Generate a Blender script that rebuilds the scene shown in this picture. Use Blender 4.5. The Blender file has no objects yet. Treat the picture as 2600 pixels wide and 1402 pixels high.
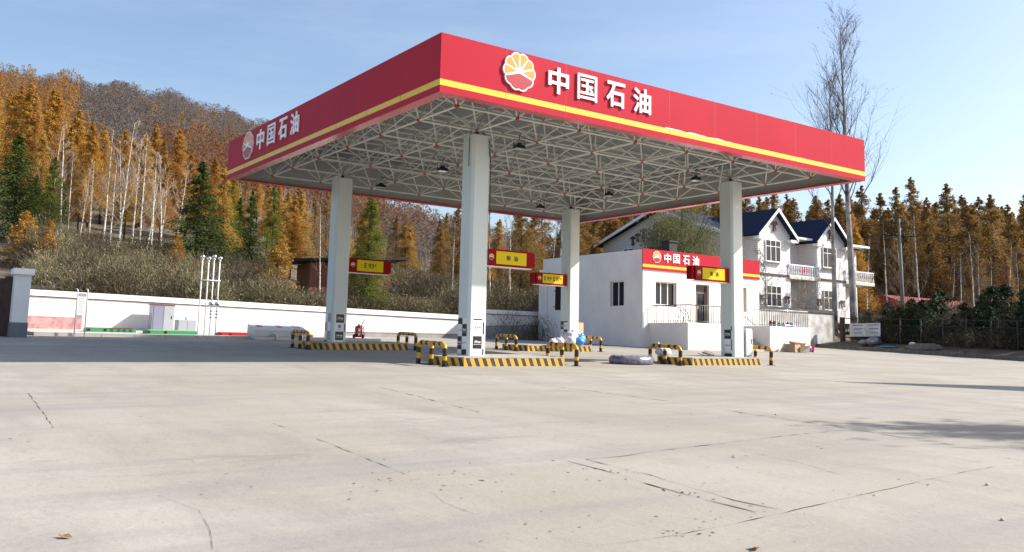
import bpy, math, random
import numpy as np
from mathutils import Vector, Matrix

# ------------------------------------------------------------------ camera, light
sc = bpy.context.scene
COL = sc.collection
GX, GY = 0.00728, 0.03313
def G(x, y):                       # the concrete apron is one gently tilted plane
    return GX * x + GY * y
CAM = Vector((-10.1286, -17.0938, 0.6650))
cam_d = bpy.data.cameras.new('camera')
cam = bpy.data.objects.new('camera', cam_d)
COL.objects.link(cam)
yaw, pitch, roll = math.radians(35.58737), math.radians(7.73076), math.radians(1.24435)
fw = Vector((math.sin(yaw) * math.cos(pitch), math.cos(yaw) * math.cos(pitch), math.sin(pitch)))
r0 = Vector((math.cos(yaw), -math.sin(yaw), 0))
u0 = r0.cross(fw)
rr = math.cos(roll) * r0 + math.sin(roll) * u0
uu = -math.sin(roll) * r0 + math.cos(roll) * u0
cam.matrix_world = Matrix(((rr.x, uu.x, -fw.x, CAM.x), (rr.y, uu.y, -fw.y, CAM.y),
                           (rr.z, uu.z, -fw.z, CAM.z), (0, 0, 0, 1)))
cam_d.sensor_width = 36
cam_d.lens = 2275.7 / 2600 * 36
cam_d.shift_y = -134.0 / 2600
cam_d.clip_end = 3000
sc.camera = cam

SUN = Vector((1.3, -0.68, 1.0)).normalized()
sun_d = bpy.data.lights.new('sun', 'SUN')
sun_d.energy = 4.6
sun_d.angle = math.radians(0.5)
sun_d.color = (1.0, 0.945, 0.86)
sun = bpy.data.objects.new('sun', sun_d)
COL.objects.link(sun)
sun.rotation_euler = SUN.to_track_quat('Z', 'Y').to_euler()
sun.location = (30, -20, 40)
w = bpy.data.worlds.new('World')
sc.world = w
w.use_nodes = True
nt = w.node_tree
sky = nt.nodes.new('ShaderNodeTexSky')
sky.sky_type = 'NISHITA'
sky.sun_disc = False
sky.sun_elevation = math.asin(SUN.z)
sky.sun_rotation = math.atan2(SUN.x, SUN.y)
sky.air_density = 1.0
sky.dust_density = 2.0
sky.ozone_density = 1.4
bg = nt.nodes['Background']
bg.inputs[1].default_value = 0.12
tcw = nt.nodes.new('ShaderNodeTexCoord')                 # thin cirrus, fixed to the sky
mpw = nt.nodes.new('ShaderNodeMapping'); mpw.inputs['Scale'].default_value = (1.2, 1.2, 7.0); mpw.inputs['Rotation'].default_value = (0.1, 0.12, 0.6)
nzw = nt.nodes.new('ShaderNodeTexNoise'); nzw.inputs['Scale'].default_value = 1.7; nzw.inputs['Detail'].default_value = 7; nzw.inputs['Roughness'].default_value = 0.62
rgw = nt.nodes.new('ShaderNodeMapRange'); rgw.inputs['From Min'].default_value = 0.5; rgw.inputs['From Max'].default_value = 0.8; rgw.inputs['To Max'].default_value = 0.12
mxw = nt.nodes.new('ShaderNodeMix'); mxw.data_type = 'RGBA'; mxw.inputs['B'].default_value = (5.6, 6.0, 6.4, 1)
nt.links.new(tcw.outputs['Generated'], mpw.inputs[0]); nt.links.new(mpw.outputs[0], nzw.inputs['Vector'])
nt.links.new(nzw.outputs['Fac'], rgw.inputs['Value']); nt.links.new(rgw.outputs['Result'], mxw.inputs['Factor'])
nt.links.new(sky.outputs[0], mxw.inputs['A']); nt.links.new(mxw.outputs['Result'], bg.inputs[0])
sc.view_settings.view_transform = 'Standard'
sc.view_settings.look = 'None'
sc.view_settings.gamma = 1
sc.view_settings.exposure = 0.85

random.seed(7)
rng = np.random.default_rng(7)

# ------------------------------------------------------------------ materials
def M(name, col, rough=0.6, metal=0.0, var=0.0, scale=3.0, bump=0.0, bscale=40.0, spec=None, alpha=None, dirt=None, coat=0.0):
    m = bpy.data.materials.new(name)
    m.use_nodes = True
    n, l = m.node_tree.nodes, m.node_tree.links
    b = n['Principled BSDF']
    b.inputs['Base Color'].default_value = (*col, 1)
    b.inputs['Roughness'].default_value = rough
    b.inputs['Metallic'].default_value = metal
    if spec is not None: b.inputs['Specular IOR Level'].default_value = spec
    if coat: b.inputs['Coat Weight'].default_value = coat
    if var or bump or dirt:
        tc = n.new('ShaderNodeTexCoord')
        tex = n.new('ShaderNodeTexNoise')
        tex.inputs['Scale'].default_value = scale
        tex.inputs['Detail'].default_value = 6
        l.new(tc.outputs['Object'], tex.inputs['Vector'])
        if var or dirt:
            mx = n.new('ShaderNodeMix'); mx.data_type = 'RGBA'
            rp = n.new('ShaderNodeMapRange')
            rp.inputs['From Min'].default_value = 0.35
            rp.inputs['From Max'].default_value = 0.7
            l.new(tex.outputs['Fac'], rp.inputs['Value'])
            l.new(rp.outputs['Result'], mx.inputs['Factor'])
            mx.inputs['A'].default_value = (*col, 1)
            d = dirt if dirt else tuple(c * (1 - var) for c in col)
            mx.inputs['B'].default_value = (*d, 1)
            l.new(mx.outputs['Result'], b.inputs['Base Color'])
        if bump:
            t2 = n.new('ShaderNodeTexNoise')
            t2.inputs['Scale'].default_value = bscale
            t2.inputs['Detail'].default_value = 4
            l.new(tc.outputs['Object'], t2.inputs['Vector'])
            bp = n.new('ShaderNodeBump')
            bp.inputs['Strength'].default_value = bump
            bp.inputs['Distance'].default_value = 0.02
            l.new(t2.outputs['Fac'], bp.inputs['Height'])
            l.new(bp.outputs['Normal'], b.inputs['Normal'])
    return m

def leaf_mat(name, stops, trans=0.35, rough=0.7, obj_random=True):
    """leaf colour differs from tree to tree (object random) and from leaf to leaf (leaf_tone)."""
    m = bpy.data.materials.new(name)
    m.use_nodes = True
    n, l = m.node_tree.nodes, m.node_tree.links
    b = n['Principled BSDF']
    b.inputs['Roughness'].default_value = rough
    b.inputs['Specular IOR Level'].default_value = 0.2
    rp = n.new('ShaderNodeValToRGB')
    els = rp.color_ramp.elements
    while len(els) < len(stops): els.new(0.5)
    for e, (p, c) in zip(els, stops):
        e.position = p; e.color = (*c, 1)
    at = n.new('ShaderNodeAttribute'); at.attribute_name = 'leaf_tone'
    if obj_random:
        oi = n.new('ShaderNodeObjectInfo')
        ad = n.new('ShaderNodeMath'); ad.operation = 'MULTIPLY_ADD'
        l.new(oi.outputs['Random'], ad.inputs[0]); ad.inputs[1].default_value = 0.65
        m2 = n.new('ShaderNodeMath'); m2.operation = 'MULTIPLY'
        l.new(at.outputs['Fac'], m2.inputs[0]); m2.inputs[1].default_value = 0.35
        l.new(m2.outputs[0], ad.inputs[2])
        l.new(ad.outputs[0], rp.inputs['Fac'])
    else:
        l.new(at.outputs['Fac'], rp.inputs['Fac'])
    l.new(rp.outputs['Color'], b.inputs['Base Color'])
    tr = n.new('ShaderNodeBsdfTranslucent')
    l.new(rp.outputs['Color'], tr.inputs['Color'])
    mx = n.new('ShaderNodeMixShader'); mx.inputs[0].default_value = trans
    l.new(b.outputs[0], mx.inputs[1]); l.new(tr.outputs[0], mx.inputs[2])
    l.new(mx.outputs[0], n['Material Output'].inputs['Surface'])
    return m

def concrete_mat():
    m = bpy.data.materials.new('pale_concrete')
    m.use_nodes = True
    n, l = m.node_tree.nodes, m.node_tree.links
    b = n['Principled BSDF']
    b.inputs['Roughness'].default_value = 0.85
    b.inputs['Specular IOR Level'].default_value = 0.25
    tc = n.new('ShaderNodeTexCoord')
    def noise(scale, detail, sx=1, sy=1, rot=0, rough=0.55):
        mp = n.new('ShaderNodeMapping')
        mp.inputs['Scale'].default_value = (sx, sy, 1)
        mp.inputs['Rotation'].default_value = (0, 0, rot)
        l.new(tc.outputs['Object'], mp.inputs['Vector'])
        t = n.new('ShaderNodeTexNoise')
        t.inputs['Scale'].default_value = scale; t.inputs['Detail'].default_value = detail
        t.inputs['Roughness'].default_value = rough
        l.new(mp.outputs[0], t.inputs['Vector'])
        return t.outputs['Fac']
    def rng_(v, a, c, lo=0, hi=1):
        r = n.new('ShaderNodeMapRange')
        r.inputs['From Min'].default_value = a; r.inputs['From Max'].default_value = c
        r.inputs['To Min'].default_value = lo; r.inputs['To Max'].default_value = hi
        l.new(v, r.inputs['Value']); return r.outputs['Result']
    def mix(f, A, B):
        x = n.new('ShaderNodeMix'); x.data_type = 'RGBA'
        l.new(f, x.inputs['Factor'])
        for k, v in (('A', A), ('B', B)):
            if isinstance(v, tuple): x.inputs[k].default_value = (*v, 1)
            else: l.new(v, x.inputs[k])
        return x.outputs['Result']
    c = mix(rng_(noise(0.28, 8), 0.35, 0.68), (0.315, 0.282, 0.232), (0.40, 0.372, 0.325))
    c = mix(rng_(noise(1.1, 9, 1, 0.35, 0.5, 0.65), 0.47, 0.70, 0, 0.65), c, (0.245, 0.22, 0.195))
    c = mix(rng_(noise(0.8, 9, 0.25, 1.6, -0.25, 0.65), 0.48, 0.70, 0, 0.75), c, (0.235, 0.222, 0.215))
    c = mix(rng_(noise(2.3, 10, 0.5, 1.0, 0.9, 0.7), 0.60, 0.74, 0, 0.4), c, (0.47, 0.445, 0.40))
    c = mix(rng_(noise(9, 10, 1, 0.6, 0.2, 0.75), 0.56, 0.74, 0, 0.65), c, (0.19, 0.172, 0.15))
    c = mix(rng_(noise(34, 6, 1, 1, 0, 0.7), 0.64, 0.74, 0, 0.6), c, (0.17, 0.155, 0.14))
    c = mix(rng_(noise(90, 3), 0.3, 0.75, 0, 0.35), c, (0.29, 0.27, 0.24))
    c = mix(rng_(noise(3.2, 12, 1, .7, .4, .78), 0.60, 0.72, 0, 0.55), c, (0.22, 0.2, 0.17))
    c = mix(rng_(noise(150, 2, 1, 1, 0, .5), 0.66, 0.72, 0, 0.7), c, (0.12, 0.11, 0.10))
    c = mix(rng_(noise(.13, 6, 1, 1, 1.2, .6), 0.5, 0.66, 0, 0.45), c, (0.30, 0.268, 0.222))
    # dark scuffed patches, tyre smears
    c = mix(rng_(noise(0.45, 11, 0.6, 2.0, 0.1, 0.72), 0.60, 0.70, 0, 0.6), c, (0.19, 0.175, 0.16))
    l.new(c, b.inputs['Base Color'])
    bp = n.new('ShaderNodeBump'); bp.inputs['Strength'].default_value = 0.5; bp.inputs['Distance'].default_value = 0.012
    l.new(noise(14, 10, 1, 1, 0, 0.7), bp.inputs['Height'])
    l.new(bp.outputs[0], b.inputs['Normal'])
    return m

def stripe_mat(name, period, slant, dir2=(1, 0.8)):
    m = bpy.data.materials.new(name); m.use_nodes = True
    n, l = m.node_tree.nodes, m.node_tree.links
    b = n['Principled BSDF']; b.inputs['Roughness'].default_value = 0.45
    tc = n.new('ShaderNodeTexCoord')
    dp = n.new('ShaderNodeVectorMath'); dp.operation = 'DOT_PRODUCT'
    dp.inputs[1].default_value = (dir2[0], dir2[1], slant)
    l.new(tc.outputs['Object'], dp.inputs[0])
    dv = n.new('ShaderNodeMath'); dv.operation = 'DIVIDE'; dv.inputs[1].default_value = period
    l.new(dp.outputs['Value'], dv.inputs[0])
    fr = n.new('ShaderNodeMath'); fr.operation = 'FRACT'; l.new(dv.outputs[0], fr.inputs[0])
    gt = n.new('ShaderNodeMath'); gt.operation = 'GREATER_THAN'; gt.inputs[1].default_value = 0.5
    l.new(fr.outputs[0], gt.inputs[0])
    ns = n.new('ShaderNodeTexNoise'); ns.inputs['Scale'].default_value = 9; ns.inputs['Detail'].default_value = 8
    l.new(tc.outputs['Object'], ns.inputs['Vector'])
    rg = n.new('ShaderNodeMapRange'); rg.inputs['From Min'].default_value = 0.55; rg.inputs['From Max'].default_value = 0.75
    rg.inputs['To Max'].default_value = 0.5
    l.new(ns.outputs['Fac'], rg.inputs['Value'])
    mx = n.new('ShaderNodeMix'); mx.data_type = 'RGBA'
    mx.inputs['A'].default_value = (0.025, 0.026, 0.032, 1); mx.inputs['B'].default_value = (0.62, 0.33, 0.015, 1)
    l.new(gt.outputs[0], mx.inputs['Factor'])
    m2 = n.new('ShaderNodeMix'); m2.data_type = 'RGBA'
    l.new(rg.outputs[0], m2.inputs['Factor']); l.new(mx.outputs['Result'], m2.inputs['A'])
    m2.inputs['B'].default_value = (0.2, 0.17, 0.12, 1)
    l.new(m2.outputs['Result'], b.inputs['Base Color'])
    return m

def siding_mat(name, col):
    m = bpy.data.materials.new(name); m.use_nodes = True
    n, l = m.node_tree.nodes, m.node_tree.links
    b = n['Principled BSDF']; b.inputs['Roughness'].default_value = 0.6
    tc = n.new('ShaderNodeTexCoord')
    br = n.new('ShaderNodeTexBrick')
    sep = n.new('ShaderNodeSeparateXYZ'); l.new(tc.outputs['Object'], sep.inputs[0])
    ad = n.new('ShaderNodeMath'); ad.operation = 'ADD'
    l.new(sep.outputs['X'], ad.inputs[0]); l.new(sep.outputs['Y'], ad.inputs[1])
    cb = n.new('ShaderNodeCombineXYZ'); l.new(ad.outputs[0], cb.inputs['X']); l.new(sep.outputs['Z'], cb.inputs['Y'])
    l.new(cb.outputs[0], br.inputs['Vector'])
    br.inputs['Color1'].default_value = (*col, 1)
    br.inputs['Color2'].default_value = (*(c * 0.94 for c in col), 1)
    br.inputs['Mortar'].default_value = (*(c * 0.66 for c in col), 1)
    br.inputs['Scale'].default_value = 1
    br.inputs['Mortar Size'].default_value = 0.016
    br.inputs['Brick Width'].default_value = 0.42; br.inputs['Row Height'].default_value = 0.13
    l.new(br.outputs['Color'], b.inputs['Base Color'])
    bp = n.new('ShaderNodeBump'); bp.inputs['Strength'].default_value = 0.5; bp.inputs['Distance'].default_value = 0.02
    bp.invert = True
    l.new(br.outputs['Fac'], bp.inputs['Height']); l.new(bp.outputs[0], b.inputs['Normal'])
    return m

def birch_mat():
    m = bpy.data.materials.new('birch_bark'); m.use_nodes = True
    n, l = m.node_tree.nodes, m.node_tree.links
    b = n['Principled BSDF']; b.inputs['Roughness'].default_value = 0.8
    tc = n.new('ShaderNodeTexCoord')
    mp = n.new('ShaderNodeMapping'); mp.inputs['Scale'].default_value = (2, 2, 5)
    l.new(tc.outputs['Object'], mp.inputs[0])
    t = n.new('ShaderNodeTexNoise'); t.inputs['Scale'].default_value = 1.6; t.inputs['Detail'].default_value = 6
    l.new(mp.outputs[0], t.inputs['Vector'])
    r = n.new('ShaderNodeValToRGB')
    r.color_ramp.elements[0].position = 0.36; r.color_ramp.elements[0].color = (0.07, 0.055, 0.045, 1)
    r.color_ramp.elements[1].position = 0.47; r.color_ramp.elements[1].color = (0.70, 0.66, 0.58, 1)
    l.new(t.outputs['Fac'], r.inputs[0]); l.new(r.outputs[0], b.inputs['Base Color'])
    return m

MAT = dict(
    concrete=concrete_mat(),
    red=M('red_fascia', (0.46, 0.028, 0.048), 0.42, spec=0.04, var=0.08, scale=0.6),
    red_lip=M('red_lip', (0.50, 0.014, 0.03), 0.22, spec=0.7),
    seam=M('seam_dark_red', (0.30, 0.008, 0.02), 0.5),
    yellow=M('yellow_stripe', (0.78, 0.50, 0.012), 0.35),
    white_paint=M('white_paint', (0.82, 0.82, 0.80), 0.45),
    letter=M('letter_white', (0.86, 0.86, 0.86), 0.3),
    orange=M('emblem_orange', (0.74, 0.27, 0.008), 0.35),
    emblem_red=M('emblem_red', (0.36, 0.008, 0.018), 0.35),
    inner=M('fascia_inner_grey', (0.42, 0.43, 0.41), 0.5, var=0.15),
    deck=M('corrugated_steel', (0.235, 0.26, 0.265), 0.45, metal=0.2, var=0.12, scale=1.2),
    tube=M('truss_cream_paint', (0.70, 0.69, 0.63), 0.45),
    node=M('node_red_paint', (0.42, 0.02, 0.012), 0.45),
    col=M('column_cladding', (0.61, 0.665, 0.65), 0.38, var=0.05, scale=1.5, spec=0.5),
    colbase=M('column_base_film', (0.56, 0.59, 0.62), 0.4),
    black=M('black_plastic', (0.012, 0.012, 0.014), 0.35),
    blackfilm=M('black_film', (0.014, 0.014, 0.018), 0.3),
    whitefilm=M('white_film', (0.78, 0.79, 0.80), 0.35),
    greyfilm=M('grey_print', (0.22, 0.23, 0.26), 0.5),
    tanfilm=M('faded_print', (0.42, 0.40, 0.36), 0.5, var=0.3, scale=8),
    wire=M('black_wire', (0.015, 0.015, 0.015), 0.5),
    glass_lamp=M('lamp_glass', (0.55, 0.6, 0.62), 0.08, spec=0.8),
    sign_red=M('sign_red', (0.27, 0.004, 0.008), 0.4, spec=0.06),
    sign_yellow=M('sign_yellow', (0.70, 0.52, 0.008), 0.5, spec=0.1),
    lit_strip_white=M('lit_strip_white', (0.8, 0.78, 0.76), 0.4),
    ink=M('black_ink', (0.01, 0.01, 0.01), 0.5),
    stripe=stripe_mat('hazard_stripes', 0.25, 0.42, (1, -0.75)),
    island_top=M('island_concrete', (0.40, 0.38, 0.34), 0.85, var=0.25, scale=4),
    bar_y=M('bar_yellow', (0.66, 0.33, 0.01), 0.35, var=0.12, scale=12),
    bar_k=M('bar_black', (0.012, 0.012, 0.013), 0.35),
    render_white=M('white_render', (0.78, 0.765, 0.74), 0.8, dirt=(0.70, 0.68, 0.65), scale=0.9, bump=0.15, bscale=60),
    coping=M('white_coping', (0.84, 0.83, 0.81), 0.7),
    brown_line=M('brown_paint_line', (0.20, 0.07, 0.055), 0.7),
    grey_conc=M('grey_concrete_wall', (0.33, 0.34, 0.35), 0.85, var=0.35, scale=1.8, bump=0.2),
    yard_wall=M('weathered_yard_wall', (0.62, 0.61, 0.59), 0.85, dirt=(0.32, 0.30, 0.27), scale=1.6, bump=0.2),
    dark_cap=M('weathered_cap', (0.10, 0.095, 0.09), 0.9, var=0.5, scale=3),
    frame_w=M('window_frame_white', (0.80, 0.79, 0.77), 0.35),
    frame_b=M('door_frame_brown', (0.16, 0.11, 0.08), 0.4, var=0.2),
    glass=M('window_glass', (0.018, 0.024, 0.036), 0.06, spec=0.22),
    reveal=M('window_reveal', (0.55, 0.50, 0.43), 0.8),
    rail=M('steel_rail', (0.085, 0.075, 0.07), 0.45, metal=0.2),
    rail_bright=M('bright_rail', (0.75, 0.76, 0.77), 0.25, metal=0.6),
    pillar=M('pillar_grey_white', (0.66, 0.69, 0.72), 0.7, var=0.06, scale=2),
    pillar_base=M('pillar_slate_base', (0.13, 0.145, 0.18), 0.75, var=0.15),
    rust=M('rusty_sheet', (0.055, 0.03, 0.022), 0.8, dirt=(0.10, 0.05, 0.035), scale=3),
    steel=M('galvanised_steel', (0.62, 0.63, 0.65), 0.3, metal=0.55),
    cab=M('cabinet_grey', (0.40, 0.415, 0.45), 0.4, var=0.06, scale=3),
    cab_dark=M('cabinet_door_lavender', (0.24, 0.245, 0.33), 0.4),  # darker lavender grey for one cabinet door and the pipe flanges
    pink=M('pink_stained_board', (0.60, 0.34, 0.33), 0.8, dirt=(0.34, 0.16, 0.17), scale=4),
    green=M('green_cover', (0.03, 0.27, 0.11), 0.5),
    green_top=M('cover_top', (0.40, 0.52, 0.30), 0.5),
    bar_red=M('red_cover', (0.45, 0.015, 0.02), 0.5),
    bar_orange=M('orange_cover', (0.80, 0.27, 0.01), 0.5),
    box_w=M('white_box', (0.50, 0.52, 0.53), 0.4, var=0.05, scale=2),
    redtext=M('red_lettering', (0.50, 0.03, 0.10), 0.5),
    ext_red=M('extinguisher_red', (0.48, 0.008, 0.01), 0.25, spec=0.6),
    rubber=M('rubber', (0.02, 0.02, 0.02), 0.8),
    wrap=M('dusty_violet_wrap', (0.10, 0.095, 0.155), 0.25, dirt=(0.26, 0.25, 0.32), scale=5, bump=1.0, bscale=7),
    bag_w=M('white_plastic_bag', (0.68, 0.67, 0.72), 0.35, var=0.2, scale=5, bump=0.9, bscale=9),
    bag_b=M('blue_plastic_bag', (0.07, 0.30, 0.66), 0.35, var=0.2, scale=5, bump=0.9, bscale=9),
    bag_v=M('violet_bag', (0.16, 0.10, 0.55), 0.4),
    card=M('cardboard', (0.40, 0.29, 0.185), 0.85, var=0.2, scale=5),
    card2=M('cardboard_pale', (0.56, 0.45, 0.31), 0.85, var=0.15, scale=5),
    bucket=M('bucket_red', (0.55, 0.01, 0.03), 0.4),
    foil=M('foil_sack', (0.30, 0.32, 0.35), 0.3, metal=0.4, var=0.5, scale=8, bump=1.0, bscale=8),
    siding=siding_mat('white_siding', (0.78, 0.77, 0.77)),
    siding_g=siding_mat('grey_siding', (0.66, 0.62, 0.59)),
    roof_blue=M('navy_roof_tile', (0.017, 0.023, 0.056), 0.6, var=0.35, scale=6, spec=0.15),
    fascia_w=M('white_board', (0.80, 0.80, 0.80), 0.5),
    maroon=M('maroon_ornament', (0.05, 0.008, 0.012), 0.5),
    slab=M('balcony_slab', (0.62, 0.60, 0.52), 0.7, var=0.2),
    fence=M('dark_iron', (0.016, 0.014, 0.013), 0.6, var=0.3, scale=6),
    brown_post=M('brown_post', (0.06, 0.028, 0.024), 0.7),
    board=M('notice_board', (0.55, 0.57, 0.62), 0.5, var=0.12, scale=3),
    board_blue=M('notice_blue', (0.05, 0.065, 0.20), 0.5),
    brick=siding_mat('red_brick', (0.26, 0.09, 0.06)),
    tar=M('tar_roof', (0.02, 0.02, 0.022), 0.8),
    red_roof=M('red_tile_roof', (0.26, 0.03, 0.025), 0.6, var=0.4, scale=5),
    soil=M('soil_and_litter', (0.085, 0.065, 0.045), 0.95, dirt=(0.15, 0.115, 0.07), scale=0.8, bump=0.6, bscale=6),
    kerb=M('kerb_stone', (0.16, 0.145, 0.13), 0.9, var=0.35, scale=4),
    pad=M('pad_concrete', (0.52, 0.49, 0.44), 0.85, var=0.15, scale=2),
    bark_poplar=M('poplar_bark', (0.05, 0.042, 0.04), 0.85, dirt=(0.52, 0.49, 0.45), scale=0.9, bump=0.6, bscale=14),
    pit=M('pit_dark', (0.17, 0.152, 0.13), 0.95),  # flat dark marks for pits in the concrete
    crack=M('crack_dark', (0.035, 0.032, 0.03), 0.95),
    bark=M('dark_bark', (0.045, 0.035, 0.028), 0.9, var=0.4, scale=6),
    bark_grey=M('grey_bark', (0.07, 0.055, 0.055), 0.85, dirt=(0.36, 0.33, 0.30), scale=1.4, bump=0.6, bscale=14),
    twig=M('twig_mauve', (0.12, 0.095, 0.10), 0.9),
    twig_pale=M('twig_pale', (0.33, 0.25, 0.18), 0.9),
    twig_brown=M('twig_brown', (0.14, 0.10, 0.07), 0.9),
    birch=birch_mat(),
    pole=M('pole_concrete', (0.20, 0.18, 0.16), 0.85, dirt=(0.16, 0.14, 0.12), scale=6),
    leaf_brown=M('dead_leaf', (0.28, 0.14, 0.06), 0.8),
    stone=M('pale_stone', (0.45, 0.43, 0.40), 0.85),
)
def streaks(m):
    n, l = m.node_tree.nodes, m.node_tree.links
    b = n['Principled BSDF']; src = b.inputs['Base Color'].links[0].from_socket
    tc = n.new('ShaderNodeTexCoord'); mp = n.new('ShaderNodeMapping'); mp.inputs['Scale'].default_value = (3.0, 3.0, .22)
    l.new(tc.outputs['Object'], mp.inputs[0])
    t = n.new('ShaderNodeTexNoise'); t.inputs['Scale'].default_value = 2.2; t.inputs['Detail'].default_value = 8; t.inputs['Roughness'].default_value = .7
    l.new(mp.outputs[0], t.inputs['Vector'])
    r = n.new('ShaderNodeMapRange'); r.inputs['From Min'].default_value = .54; r.inputs['From Max'].default_value = .78; r.inputs['To Max'].default_value = .5
    l.new(t.outputs['Fac'], r.inputs['Value'])
    x = n.new('ShaderNodeMix'); x.data_type = 'RGBA'; x.inputs['B'].default_value = (.50, .47, .43, 1)
    l.new(r.outputs['Result'], x.inputs['Factor']); l.new(src, x.inputs['A']); l.new(x.outputs['Result'], b.inputs['Base Color'])
for k_ in ('render_white', 'yard_wall', 'grey_conc', 'col'): streaks(MAT[k_])
MAT['larch'] = leaf_mat('larch_needles', [(0.0, (0.32, 0.15, 0.04)), (0.3, (0.44, 0.225, 0.045)), (0.6, (0.51, 0.285, 0.055)), (0.85, (0.45, 0.285, 0.075)), (1.0, (0.35, 0.265, 0.085))])
MAT['larch_dull'] = leaf_mat('larch_needles_dull', [(0.0, (0.19, 0.115, 0.045)), (0.4, (0.29, 0.165, 0.05)), (0.75, (0.32, 0.20, 0.06)), (1.0, (0.22, 0.18, 0.07))])
MAT['larch_green'] = leaf_mat('larch_needles_green', [(0.0, (0.10, 0.13, 0.02)), (0.5, (0.17, 0.19, 0.025)), (1.0, (0.30, 0.25, 0.03))])
MAT['spruce'] = leaf_mat('spruce_needles', [(0.0, (0.022, 0.04, 0.012)), (0.5, (0.05, 0.085, 0.016)), (0.9, (0.09, 0.12, 0.02)), (1.0, (0.3, 0.22, 0.03))], trans=0.2)
MAT['hedge'] = leaf_mat('hedge_needles', [(0.0, (0.014, 0.026, 0.012)), (0.6, (0.035, 0.055, 0.018)), (1.0, (0.07, 0.085, 0.03))], trans=0.15)
MAT['willow'] = leaf_mat('olive_leaves', [(0.0, (0.10, 0.10, 0.045)), (0.6, (0.17, 0.17, 0.075)), (1.0, (0.30, 0.28, 0.15))])
MAT['brush'] = leaf_mat('brush_twigs', [(0.0, (0.075, 0.058, 0.038)), (0.4, (0.145, 0.115, 0.07)), (0.75, (0.205, 0.168, 0.098)), (0.9, (0.16, 0.16, 0.055)), (1.0, (0.33, 0.285, 0.20))], trans=0.15, obj_random=False)
MAT['far'] = leaf_mat('hillside_foliage', [(0.0, (0.135, 0.115, 0.115)), (0.28, (0.195, 0.17, 0.145)), (0.42, (0.15, 0.07, 0.05)), (0.60, (0.20, 0.09, 0.045)), (0.72, (0.30, 0.145, 0.05)), (0.9, (0.40, 0.20, 0.05)), (0.95, (0.13, 0.145, 0.065)), (1.0, (0.085, 0.11, 0.05))], trans=0.5, obj_random=False)
MAT['leafbits'] = leaf_mat('clinging_leaves', [(0.0, (0.10, 0.07, 0.04)), (1.0, (0.2, 0.13, 0.06))])

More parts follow.
